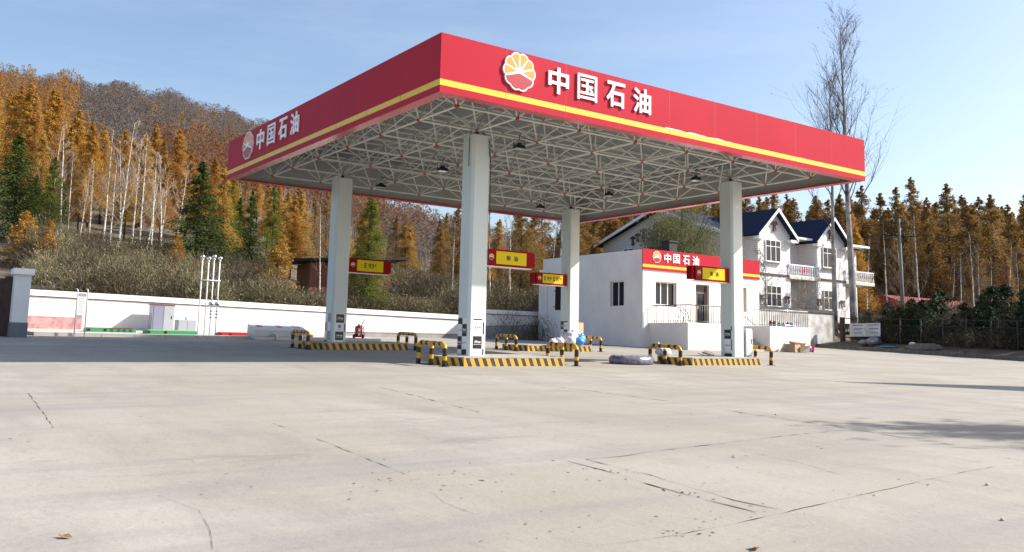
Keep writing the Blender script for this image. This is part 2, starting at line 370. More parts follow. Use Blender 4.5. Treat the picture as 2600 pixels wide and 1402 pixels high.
# ------------------------------------------------------------------ mesh helpers
class MB:
    def __init__(s): s.v = []; s.f = []; s.m = []
    def add(s, vs, fs, mi=0):
        o = len(s.v); s.v += [tuple(p) for p in vs]
        s.f += [tuple(i + o for i in f) for f in fs]; s.m += [mi] * len(fs); return s
    def box(s, a, b, mi=0, rot=0.0, piv=None):
        (x0, y0, z0), (x1, y1, z1) = a, b
        vs = [(x, y, z) for z in (z0, z1) for x, y in ((x0, y0), (x1, y0), (x1, y1), (x0, y1))]
        if rot:
            px, py = piv if piv else ((x0 + x1) / 2, (y0 + y1) / 2)
            c, sn = math.cos(rot), math.sin(rot)
            vs = [(px + (x - px) * c - (y - py) * sn, py + (x - px) * sn + (y - py) * c, z) for x, y, z in vs]
        return s.add(vs, [(3, 2, 1, 0), (4, 5, 6, 7), (0, 1, 5, 4), (1, 2, 6, 5), (2, 3, 7, 6), (3, 0, 4, 7)], mi)
    def prism(s, poly, z0, z1, mi=0, mtop=None, mbot=None):
        """poly: list of (x,y) counter-clockwise; z0/z1 numbers or functions of (x,y)"""
        f0 = z0 if callable(z0) else (lambda x, y: z0)
        f1 = z1 if callable(z1) else (lambda x, y: z1)
        n = len(poly)
        vs = [(x, y, f0(x, y)) for x, y in poly] + [(x, y, f1(x, y)) for x, y in poly]
        s.add(vs, [(i, (i + 1) % n, n + (i + 1) % n, n + i) for i in range(n)], mi)
        s.add(vs[n:], [tuple(range(n))], mi if mtop is None else mtop)
        s.add(vs[:n], [tuple(reversed(range(n)))], mi if mbot is None else mbot)
        return s
    def frame_prism(s, poly, O, U, V, N, d0, d1, mi=0, mfront=None):
        """2-D polygon laid in the plane O+u*U+v*V and extruded along N from d0 to d1"""
        O, U, V, N = Vector(O), Vector(U), Vector(V), Vector(N)
        n = len(poly)
        vs = [O + U * a + V * b + N * d0 for a, b in poly] + [O + U * a + V * b + N * d1 for a, b in poly]
        s.add(vs, [(i, (i + 1) % n, n + (i + 1) % n, n + i) for i in range(n)], mi)
        s.add(vs[n:], [tuple(range(n))], mi if mfront is None else mfront)
        s.add(vs[:n], [tuple(reversed(range(n)))], mi)
        return s
    def tube(s, pts, rad, k=8, mi=0, mf=None, caps=True):
        pts = [Vector(p) for p in pts]
        n = len(pts)
        rads = rad if isinstance(rad, (list, tuple)) else [rad] * n
        rings = []; ref = None; acc = 0.0; arcs = [0.0]
        for i, p in enumerate(pts):
            t = (pts[min(i + 1, n - 1)] - pts[max(i - 1, 0)]).normalized()
            if ref is None:
                ref = Vector((1, 0, 0)) if abs(t.x) < 0.8 else Vector((0, 1, 0))
            a = (ref - t * ref.dot(t)).normalized(); ref = a
            b = t.cross(a)
            rings.append([p + (a * math.cos(2 * math.pi * j / k) + b * math.sin(2 * math.pi * j / k)) * rads[i] for j in range(k)])
            if i: acc += (p - pts[i - 1]).length; arcs.append(acc)
        o = len(s.v)
        s.v += [tuple(q) for r in rings for q in r]
        for i in range(n - 1):
            mm = mf((arcs[i] + arcs[i + 1]) / 2, acc) if mf else mi
            for j in range(k):
                s.f.append((o + i * k + j, o + i * k + (j + 1) % k, o + (i + 1) * k + (j + 1) % k, o + (i + 1) * k + j)); s.m.append(mm)
        if caps:
            s.f.append(tuple(o + j for j in reversed(range(k)))); s.m.append(mf(0, acc) if mf else mi)
            s.f.append(tuple(o + (n - 1) * k + j for j in range(k))); s.m.append(mf(acc, acc) if mf else mi)
        return s
    def lathe(s, c, prof, k=16, mi=0):
        cx, cy, cz = c
        o = len(s.v)
        for r, z in prof:
            for j in range(k):
                a = 2 * math.pi * j / k
                s.v.append((cx + r * math.cos(a), cy + r * math.sin(a), cz + z))
        for i in range(len(prof) - 1):
            for j in range(k):
                s.f.append((o + i * k + j, o + i * k + (j + 1) % k, o + (i + 1) * k + (j + 1) % k, o + (i + 1) * k + j)); s.m.append(mi)
        s.f.append(tuple(o + j for j in reversed(range(k)))); s.m.append(mi)
        s.f.append(tuple(o + (len(prof) - 1) * k + j for j in range(k))); s.m.append(mi)
        return s
    def ball(s, c, r, k=10, mi=0, sq=(1, 1, 1), jit=0.0, rg=None):
        c = Vector(c); o = len(s.v); h = k // 2
        for i in range(1, h):
            th = math.pi * i / h
            for j in range(k):
                ph = 2 * math.pi * j / k
                d = 1 + (rg.uniform(-jit, jit) if rg else 0)
                s.v.append((c.x + r * sq[0] * math.sin(th) * math.cos(ph) * d, c.y + r * sq[1] * math.sin(th) * math.sin(ph) * d, c.z + r * sq[2] * math.cos(th) * d))
        top = len(s.v); s.v.append((c.x, c.y, c.z + r * sq[2])); s.v.append((c.x, c.y, c.z - r * sq[2]))
        for i in range(h - 2):
            for j in range(k):
                s.f.append((o + i * k + j, o + (i + 1) * k + j, o + (i + 1) * k + (j + 1) % k, o + i * k + (j + 1) % k)); s.m.append(mi)
        for j in range(k):
            s.f.append((top, o + j, o + (j + 1) % k)); s.m.append(mi)
            s.f.append((top + 1, o + (h - 2) * k + (j + 1) % k, o + (h - 2) * k + j)); s.m.append(mi)
        return s
    def build(s, name, mats, parent=None, smooth=False, bevel=0.0):
        if not isinstance(mats, (list, tuple)): mats = [mats]
        off = Vector(parent_loc(parent))
        me = bpy.data.meshes.new(name)
        me.from_pydata([(x - off.x, y - off.y, z - off.z) for x, y, z in s.v], [], s.f)
        for q in mats: me.materials.append(MAT[q] if isinstance(q, str) else q)
        me.polygons.foreach_set('material_index', s.m)
        if smooth: me.polygons.foreach_set('use_smooth', [True] * len(s.f))
        me.update()
        o = bpy.data.objects.new(name, me); COL.objects.link(o)
        if parent: o.parent = parent
        if bevel:
            md = o.modifiers.new('bevel', 'BEVEL'); md.width = bevel; md.segments = 2; md.limit_method = 'ANGLE'
        return o

def parent_loc(p):
    v = Vector((0, 0, 0))
    while p: v = v + p.location; p = p.parent
    return v

def tag(o, label=None, cat=None, group=None, kind=None):
    if label: o['label'] = label
    if cat: o['category'] = cat
    if group: o['group'] = group
    if kind: o['kind'] = kind
    return o
def empty(name, loc, label, cat, group=None):
    o = bpy.data.objects.new(name, None); o.location = loc; o.empty_display_size = 0.3
    COL.objects.link(o); return tag(o, label, cat, group)
def copy_tree(o, parent=None):
    c = o.copy(); COL.objects.link(c)
    if parent: c.parent = parent
    for ch in [k for k in o.children]: copy_tree(ch, c)
    return c

_txt = {}
def glyphs(body, off=0.0, shear=0.0):
    """flat lettering normalised to its bounding box: list of (verts2d, faces), aspect"""
    key = (body, off, shear)
    if key in _txt: return _txt[key]
    cu = bpy.data.curves.new('lettering', 'FONT'); cu.body = body; cu.offset = off; cu.shear = shear
    cu.resolution_u = 3; cu.extrude = 0.5
    ob = bpy.data.objects.new('lettering', cu); COL.objects.link(ob)
    bpy.context.view_layer.update()
    me = bpy.data.meshes.new_from_object(ob.evaluated_get(bpy.context.evaluated_depsgraph_get()))
    vs = [tuple(v.co) for v in me.vertices]; fs = [tuple(p.vertices) for p in me.polygons]
    x0, x1 = min(v[0] for v in vs), max(v[0] for v in vs); y0, y1 = min(v[1] for v in vs), max(v[1] for v in vs)
    vs = [((x - x0) / (x1 - x0), (y - y0) / (y1 - y0), z + 0.5) for x, y, z in vs]
    bpy.data.objects.remove(ob); bpy.data.curves.remove(cu); bpy.data.meshes.remove(me)
    _txt[key] = (vs, fs, (x1 - x0) / (y1 - y0)); return _txt[key]
def put_text(mb, body, O, U, V, N, wd, ht, depth, mi=0, off=0.0, shear=0.0):
    """O = lower left corner; U,V,N unit vectors"""
    vs, fs, _ = glyphs(body, off, shear)
    O, U, V, N = Vector(O), Vector(U), Vector(V), Vector(N)
    mb.add([O + U * (a * wd) + V * (b * ht) + N * (c * depth) for a, b, c in vs], fs, mi)

def emblem(mb, O, U, V, N, R, d, mi=(0, 1, 2)):
    """ten-lobed flower: white plate, six orange petals above, red field below"""
    def rad(t): return R * (0.915 + 0.085 * abs(math.cos(5 * t)) ** 0.8)
    P = lambda t, k=1.0: (rad(t) * k * math.cos(t), rad(t) * k * math.sin(t))
    mb.frame_prism([P(2 * math.pi * i / 80) for i in range(80)], O, U, V, N, 0, d, mi[0])
    for k in range(6):
        a0 = math.radians(-18 + 36 * k + 2.6); a1 = math.radians(18 + 36 * k - 2.6)
        am = (a0 + a1) / 2
        pl = [(0.20 * R * math.cos(am), 0.20 * R * math.sin(am))]
        pl += [P(a0 + (a1 - a0) * i / 6, 0.925) for i in range(7)]
        mb.frame_prism(pl, O, U, V, N, d, d + 0.006, mi[1])
    a0, a1 = math.radians(198 + 4), math.radians(342 - 4)
    pl = [(0, -0.085 * R)] + [P(a0 + (a1 - a0) * i / 24, 0.925) for i in range(25)]
    mb.frame_prism(pl, O, U, V, N, d, d + 0.006, mi[2])

X1, Y1, Z1 = Vector((1, 0, 0)), Vector((0, 1, 0)), Vector((0, 0, 1))

# ------------------------------------------------------------------ ground
def smooth(t): t = min(1.0, max(0.0, t)); return t * t * (3 - 2 * t)
KA, KB = (41.6, 22.0), (35.6, 2.0)          # kerb line on the right of the apron
def kerb_side(x, y):                         # metres beyond the kerb line, positive outside
    dx, dy = KA[0] - KB[0], KA[1] - KB[1]; L = math.hypot(dx, dy)
    return ((x - KB[0]) * dy - (y - KB[1]) * dx) / L
AZ = [(-30, 0.16), (0, 0.23), (6, 0.262), (14, 0.265), (20, 0.245), (24, 0.20), (28, 0.15), (33, 0.11), (40, 0.075), (48, 0.05), (60, 0.04), (80, 0.03)]
def az_slope(a):
    if a <= AZ[0][0]: return AZ[0][1]
    for (a0, s0), (a1, s1) in zip(AZ, AZ[1:]):
        if a <= a1: return s0 + (s1 - s0) * (a - a0) / (a1 - a0)
    return AZ[-1][1]
def terrain(x, y):
    """land round the apron: hillside behind the wall, low bank and yard on the right"""
    base = G(x, min(y, 26.0))
    z = base - 0.35
    a = math.degrees(math.atan2(x - CAM.x, y - CAM.y))
    t = y - 26.0
    if t > 0 and y > 20:
        s = az_slope(a)
        tt = t if t < 300 else 300 + 30 * (1 - math.exp(-(t - 300) / 30.0)) - 0.02 * (t - 300)
        tt = max(0, tt)
        z = base + 0.75 * smooth(t / 1.2) + s * tt * (0.82 + 0.18 * min(1, tt / 160)) + (-0.35 if t < 0 else 0) * 0
        z += (1.4 * math.sin(x * 0.045 + 1.0) * math.sin(y * 0.038)) * smooth((t - 25) / 60) + 1.1 * math.sin(a * 2.1 + y * .012) * smooth((t - 90) / 80)
    k = kerb_side(x, y)
    if k > 0.2:
        bank = G(KA[0], min(y, 22)) + 0.22 + 0.28 * smooth((k - 0.2) / 2.2)
        if y <= 26: z = bank
        else: z = max(z, bank)
    # raised yard of the house behind the office
    if x > 31.2 and y > 20.6:
        yard = 2.75 * smooth((x - 31.2) / 0.3) * smooth((48.5 - x) / 4)
        z = max(z, yard)
    return z

def grid_mesh():
    def axis(segs):
        out = []
        for a, b, st in segs:
            n = max(1, int(round((b - a) / st))); out += [a + (b - a) * i / n for i in range(n)]
        return out + [segs[-1][1]]
    xs = axis([(-700, -120, 40), (-120, -30, 8), (-30, 60, 1.25), (60, 140, 4), (140, 900, 40)])
    ys = axis([(-700, -120, 60), (-120, -20, 10), (-20, 18, 2.0), (18, 24, 1.0), (24, 28, 0.4), (28, 110, 1.5), (110, 400, 6), (400, 1000, 50)])
    nx, ny = len(xs), len(ys)
    V = [(x, y, terrain(x, y)) for y in ys for x in xs]
    F = [(j * nx + i, j * nx + i + 1, (j + 1) * nx + i + 1, (j + 1) * nx + i) for j in range(ny - 1) for i in range(nx - 1)]
    me = bpy.data.meshes.new('ground'); me.from_pydata(V, [], F); me.materials.append(MAT['soil'])
    me.polygons.foreach_set('use_smooth', [True] * len(F)); me.update()
    o = bpy.data.objects.new('ground', me); COL.objects.link(o)
    return tag(o, kind='structure')
grid_mesh()

mb = MB()                                    # the concrete apron
ap = [(-6.6, 26.2), (-80, 26.2), (-80, -70), (KB[0] - 0.3 * 70, -70), (KB[0], KB[1]), (KA[0], KA[1]), (KA[0] + 0.6, 26.2)]
mb.prism(list(reversed(ap)), lambda x, y: G(x, y) - 0.12, G)
tag(mb.build('forecourt_pavement', 'concrete'), kind='structure')

mb = MB()                                    # kerb stones in short lengths
n = 40
for i in range(n):
    t0, t1 = (i + 0.02) / n, (i + 0.98) / n
    p0 = Vector((KB[0] + (KA[0] - KB[0]) * (t0 * 1.5 - 0.5), KB[1] + (KA[1] - KB[1]) * (t0 * 1.5 - 0.5)))
    p1 = Vector((KB[0] + (KA[0] - KB[0]) * (t1 * 1.5 - 0.5), KB[1] + (KA[1] - KB[1]) * (t1 * 1.5 - 0.5)))
    d = (p1 - p0).normalized(); nn = Vector((d.y, -d.x)) * 0.28
    h = 0.22 + random.uniform(-0.02, 0.02)
    pl = [p0, p0 + nn, p1 + nn, p1]
    mb.prism([(q.x, q.y) for q in pl], lambda x, y: G(x, y) - 0.02, lambda x, y, h=h: G(x, y) + h)
tag(mb.build('kerb', 'kerb'), kind='structure')

mb = MB()                                    # raised tank pad along the boundary wall
mb.prism([(-5.0, 20.2), (3.4, 19.0), (8.6, 18.9), (8.9, 25.4), (-5.2, 25.4)], lambda x, y: G(x, y) - 0.02, lambda x, y: G(x, y) + 0.12)
for i in range(12):
    x0 = -5.0 + i * 1.13
    yy = lambda x: (20.2 - (x + 5) * 1.2 / 8.4 if x < 3.4 else 19.0 - (x - 3.4) * 0.1 / 5.2) - 0.004
    mb.prism([(x0, yy(x0) - 0.10), (x0 + 1.11, yy(x0 + 1.11) - 0.10), (x0 + 1.11, yy(x0 + 1.11)), (x0, yy(x0))], lambda x, y: G(x, y) - 0.02, lambda x, y: G(x, y) + 0.126)
tag(mb.build('tank_pavement', 'pad'), kind='structure')

# joints and cracks in the slabs
CR = [([(-8.16, -2.84), (-8.3, -4.8), (-8.44, -6.7)], .012), ([(-2.73, -2.84), (-3.23, -6.8)], .022), ([(-6.23, -7.09), (-6.29, -8.74), (-6.42, -10.53)], .011),
      ([(-8.38, -10.53), (-8.27, -11.14), (-8.35, -11.61), (-8.49, -12.12)], .0035), ([(-6.61, -11.22), (-6.73, -11.62), (-6.74, -12.03)], .003),
      ([(0.77, -3.54), (0.82, -6.28), (0.66, -7.81), (0.45, -10.04), (0.24, -11.49)], .026), ([(-4.53, -10.53), (-3.96, -10.51), (-2.5, -10.3), (-0.46, -10.04), (0.45, -10.04)], .018),
      ([(-4.75, -10.55), (-4.86, -11.87), (-4.93, -12.84)], .024), ([(-4.53, -10.53), (-4.55, -11.37), (-4.66, -11.91), (-4.73, -12.48), (-4.7, -12.83)], .017),
      ([(-6.63, -13.0), (-5.91, -13.06), (-5.1, -12.98), (-4.61, -12.92), (-3.47, -12.78), (-2.32, -12.65), (-0.94, -12.52)], .011),
      ([(-2.62, -10.65), (-2.65, -11.45), (-2.96, -12.25)], .006), ([(-2.32, -12.65), (-2.22, -13.38)], .005), ([(-0.73, -11.86), (-0.86, -12.48)], .006),
      ([(5.9, -3.9), (6.0, -7.0), (6.2, -10)], .008), ([(-4.6, 1.9), (0.5, 1.5), (6, 1.2)], .010), ([(0.8, -3.5), (0.9, 1.4)], .010)]
mb = MB()
rc = random.Random(3)
for pts, wd in CR:
    L = []
    for (xa, ya), (xb, yb) in zip(pts, pts[1:]):
        nn = max(2, int(math.hypot(xb - xa, yb - ya) / 0.12))
        for i in range(nn): L.append((xa + (xb - xa) * i / nn, ya + (yb - ya) * i / nn))
    L.append(pts[-1])
    d = Vector((pts[-1][0] - pts[0][0], pts[-1][1] - pts[0][1])).normalized(); q = Vector((-d.y, d.x))
    wob = 0.0
    prev = None
    for i, (x, y) in enumerate(L):
        wob = 0.8 * wob + rc.uniform(-0.9, 0.9) * min(.016, wd)
        hw = wd * rc.choice((0.1, 0.25, 0.45, 0.7, 1.0)) * 0.5
        if rc.random() < 0.13: hw = 0.0008
        a = (x + q.x * (wob - hw), y + q.y * (wob - hw)); b = (x + q.x * (wob + hw), y + q.y * (wob + hw))
        if prev:
            mb.add([(*prev[0], G(*prev[0]) + .004), (*a, G(*a) + .004), (*b, G(*b) + .004), (*prev[1], G(*prev[1]) + .004)], [(0, 1, 2, 3)])
        prev = (a, b)
def pit(x, y, r, mi=1):
    k = rc.randint(5, 8); a0 = rc.uniform(0, 6.28); el = rc.uniform(.3, .8); ca_, sa_ = math.cos(a0), math.sin(a0)
    vs = []
    for j in range(k):
        q = 2 * math.pi * j / k; d = r * rc.uniform(.5, 1.2); u, v = d * math.cos(q), d * el * math.sin(q)
        px_, py_ = x + u * ca_ - v * sa_, y + u * sa_ + v * ca_; vs.append((px_, py_, G(px_, py_) + .0035))
    mb.add(vs, [tuple(range(k))], mi)
for cx_, cy_, sx_, sy_, n_ in ((-6.5, -10.9, .35, .25, 22), (-5.9, -10.6, .3, .3, 12), (-5.85, -13.05, .12, .06, 12), (-7.2, -10.6, .5, .4, 14), (-5.2, -12.7, .4, .3, 14), (-5.4, -9.0, .3, .3, 9), (-3.6, -11.0, .9, .5, 20), (-5.1, -11.3, .25, .5, 14), (-6.5, -12.7, .6, .3, 12), (-1.0, -10.8, 1.2, .8, 16), (-7.6, -7.5, 1.5, 1.2, 22), (-3.5, -8.0, 2.5, 1.5, 26), (1.0, -6.5, 3, 2, 30), (-4, -3, 4, 2.5, 40), (4, -5, 3, 2.5, 24)):
    for _ in range(n_ * 2): pit(rc.gauss(cx_, sx_), rc.gauss(cy_, sy_), rc.choice((.004, .006, .009, .013, .02)), rc.choice((1, 1, 1, 0)))
for px_, py_ in ((-4.9, -12.0), (-4.88, -12.2), (-4.8, -11.0), (-4.6, -11.2), (0.6, -7.9), (.55, -9), (-2.6, -12.7), (-3.6, -12.8)):
    for _ in range(5): pit(rc.gauss(px_, .05), rc.gauss(py_, .12), rc.uniform(.008, .02), 0)
tag(mb.build('pavement_cracks', ['crack', 'pit']), kind='structure')

# ------------------------------------------------------------------ canopy
L, W, ZB, FH = 16.575, 14.80, 6.342, 1.40
CA, CB = 3.085, 3.118
COLS = [(CA, CB), (L - CA, CB), (CA, W - CB), (L - CA, W - CB)]
IH = 0.24
canopy = empty('fuel_canopy', (L / 2, W / 2, G(L / 2, W / 2)), 'flat station canopy with red fascia and yellow stripe on four pale columns', 'canopy')

def fascia(O, U, length, N, letters):
    O = Vector(O)
    mb = MB()
    T = 0.10
    bandz = [(0.0, 0.163, 0), (0.163, 0.307, 2), (0.307, FH, 0)]
    # outer sheet in three bands, inner sheet, top and bottom lip
    for z0, z1, mi in bandz:
        mb.add([O + Z1 * z0, O + U * length + Z1 * z0, O + U * length + Z1 * z1, O + Z1 * z1], [(0, 1, 2, 3)], mi)
    I = O - N * T; e0 = U * T; e1 = U * (length - T)
    mb.add([I + e0, I + e0 + Z1 * FH, I + e1 + Z1 * FH, I + e1], [(0, 1, 2, 3)], 3)
    mb.add([O + Z1 * FH, O + U * length + Z1 * FH, I + e1 + Z1 * FH, I + e0 + Z1 * FH], [(0, 1, 2, 3)], 1)
    LW = 0.30
    I2 = O - N * LW; f0 = U * LW; f1 = U * (length - LW)
    mb.add([O, O + U * length, I2 + f1, I2 + f0], [(3, 2, 1, 0)], 1)
    mb.add([I2 + f0 + Z1 * 0.05, I2 + f1 + Z1 * 0.05, I2 + f1, I2 + f0], [(3, 2, 1, 0)], 1)
    n = int(length / 2.07)
    for i in range(1, n + 1):                                        # panel seams
        q = length * i / (n + 1)
        a = O + U * (q - 0.006) + N * 0.002
        mb.add([a, a + U * 0.012, a + U * 0.012 + Z1 * FH, a + Z1 * FH], [(0, 1, 2, 3)], 4)
    f = mb.build('fascia', ['red', 'red_lip', 'yellow', 'inner', 'seam'], canopy)
    if letters:
        eb = MB(); emblem(eb, O + U * letters[0] + Z1 * 0.885, U, Z1, N, 0.485, 0.05, (0, 1, 2))
        eb.build('emblem', ['letter', 'orange', 'emblem_red'], f)
        for ch, u in zip('中国石油', letters[1:]):
            lb = MB(); put_text(lb, ch, O + U * (u - 0.325) + Z1 * 0.555 + N * 0.012, U, Z1, N, 0.65, 0.68, 0.035, 0, off=0.008 if ch == '国' else 0.02)
            lb.build('letter', 'letter', f)
    return f
f_sun = fascia((0, 0, ZB), X1, L, -Y1, (2.2, 3.42, 4.36, 5.34, 6.29))
fascia((0, W, ZB), -Y1, W, -X1, (2.17, 3.36, 4.33, 5.33, 6.28))
fascia((L, 0, ZB), Y1, W, X1, None)
fascia((L, W, ZB), -X1, L, Y1, None)
mb = MB()                                                            # peeled film above the stripe
rc = random.Random(5)
x = 7.2
pk = []
while x < 9.9: pk.append((x, rc.uniform(0.003, 0.03))); x += rc.uniform(0.08, 0.3)
n = len(pk)
mb.add([(a, -0.004, ZB + 0.305) for a, h in pk] + [(a, -0.004, ZB + 0.307 + h) for a, h in pk], [(i, i + 1, n + i + 1, n + i) for i in range(n - 1)])
mb.build('peeled_film', 'letter', canopy)

XN = [1.25, 3.085, 5.166, 7.247, 9.328, 11.409, 13.49, 15.32]
YN = [1.25, 3.118, 5.259, 7.40, 9.541, 11.682, 13.55]
ZN = ZB + 0.139
ZT = ZN + 1.02
XU = [0.30] + [(a + b) / 2 for a, b in zip(XN, XN[1:])] + [L - 0.30]
YU = [0.30] + [(a + b) / 2 for a, b in zip(YN, YN[1:])] + [W - 0.30]
for y in YN:
    MB().tube([(XN[0], y, ZN), (XN[-1], y, ZN)], 0.032, 8).build('bottom_chord', 'tube', canopy, True)
for x in XN:
    MB().tube([(x, YN[0], ZN), (x, YN[-1], ZN)], 0.032, 8).build('bottom_chord', 'tube', canopy, True)
for y in YU:
    MB().tube([(XU[0], y, ZT), (XU[-1], y, ZT)], 0.032, 6).build('top_chord', 'tube', canopy, True)
for x in XU:
    MB().tube([(x, YU[0], ZT), (x, YU[-1], ZT)], 0.032, 6).build('top_chord', 'tube', canopy, True)
struts = []
for i, x in enumerate(XN):
    for j, y in enumerate(YN):
        nb = MB(); nb.ball((x, y, ZN), 0.066, 10); nb.build('node_ball', 'node', canopy, True)
        for a in (XU[i], XU[i + 1]):
            for b in (YU[j], YU[j + 1]): struts.append(((x, y, ZN), (a, b, ZT)))
struts.sort(key=lambda s: (Vector(s[0]) - CAM).length)
for a, b in struts[:100]: MB().tube([a, b], 0.025, 6).build('web_strut', 'tube', canopy, True)
mb = MB()
for a, b in struts[100:]: mb.tube([a, b], 0.025, 6)
tag(mb.build('web_strut_lattice', 'tube', canopy, True), kind='stuff')
mb = MB()
for x in XU:
    for y in YU:
        mb.ball((x, y, ZT), 0.06, 8)
        mb.tube([(x, y, ZT), (x, y, ZT + 0.16)], 0.03, 6)
tag(mb.build('roof_stub_posts', 'tube', canopy, True), kind='stuff')
for y in YU:
    MB().box((0.12, y - 0.035, ZT + 0.155), (L - 0.12, y + 0.035, ZT + 0.225)).build('purlin', 'tube', canopy)
mb = MB()                                                            # corrugated deck, ribs along the long side
z0 = ZT + 0.228; y = 0.11; prof = []
while y < W - 0.2:
    prof += [(y, z0), (y + 0.11, z0), (y + 0.135, z0 + 0.03), (y + 0.175, z0 + 0.03)]; y += 0.2
prof.append((W - 0.11, z0))
vs = [(0.11, a, b) for a, b in prof] + [(L - 0.11, a, b) for a, b in prof]
n = len(prof)
mb.add(vs, [(i, n + i, n + i + 1, i + 1) for i in range(n - 1)])
mb.build('roof_deck', 'deck', canopy)

CS, CHF = 0.29, 0.065
def col_poly(cx, cy, s=CS, c=CHF):
    return [(cx - s + c, cy - s), (cx + s - c, cy - s), (cx + s, cy - s + c), (cx + s, cy + s - c), (cx + s - c, cy + s), (cx - s + c, cy + s), (cx - s, cy + s - c), (cx - s, cy - s + c)]
def poster(colo, cx, cy, zb, face, items):
    """items: (u0,u1,v0,v1,kind,text) in metres from the column's left edge and foot"""
    if face == 'front': O, U, N = Vector((cx - CS + CHF, cy - CS, zb)), X1, -Y1
    else: O, U, N = Vector((cx - CS, cy + CS - CHF, zb)), -Y1, -X1
    mb = MB(); idx = {'w': 0, 'k': 1, 't': 4, 'b': 5}
    for q, (u0_, u1_, v0_, v1_, kd, tx) in enumerate(items):
        d = 0.002 + 0.0012 * q
        mb.frame_prism([(u0_, v0_), (u1_, v0_), (u1_, v1_), (u0_, v1_)], O, U, Z1, N, 0.0004, d, idx[kd])
        wd, ht = u1_ - u0_, v1_ - v0_
        if tx == 'Hrua':
            put_text(mb, 'Hrua', O + U * (u0_ + wd * .15) + Z1 * (v0_ + ht * .45) + N * (d + .0002), U, Z1, N, wd * .70, ht * .22, 0.002, 2, 0.02, 0.35)
            mb.frame_prism([(u0_ + wd * .06, v0_ + ht * .33), (u1_ - wd * .06, v0_ + ht * .33), (u1_ - wd * .06, v0_ + ht * .355), (u0_ + wd * .06, v0_ + ht * .355)], O, U, Z1, N, d, d + .002, 2)
        elif tx == 'logo':
            c = O + U * (u0_ + wd * .25) + Z1 * (v0_ + ht * .5)
            r = min(wd, ht) * .11
            mb.frame_prism([(r * .8 * math.cos(a * math.pi / 8), r * 1.2 * math.sin(a * math.pi / 8)) for a in range(16)], c, U, Z1, N, d, d + .002, 3)
            mb.frame_prism([(u0_ + wd * .42, v0_ + ht * .47), (u0_ + wd * .9, v0_ + ht * .47), (u0_ + wd * .9, v0_ + ht * .54), (u0_ + wd * .42, v0_ + ht * .54)], O, U, Z1, N, d, d + .002, 3)
        elif tx == 'seal':
            c = O + U * (u0_ + wd * .5) + Z1 * (v0_ + ht * .6)
            r = wd * .2
            mb.frame_prism([(r * math.cos(a * math.pi / 10), r * math.sin(a * math.pi / 10)) for a in range(20)], c, U, Z1, N, d, d + .002, 3)
            mb.frame_prism([(u0_ + wd * .3, v0_ + ht * .2), (u0_ + wd * .7, v0_ + ht * .2), (u0_ + wd * .7, v0_ + ht * .25), (u0_ + wd * .3, v0_ + ht * .25)], O, U, Z1, N, d, d + .002, 3)
    mb.build('poster', ['whitefilm', 'blackfilm', 'letter', 'greyfilm', 'tanfilm', 'colbase'], colo)

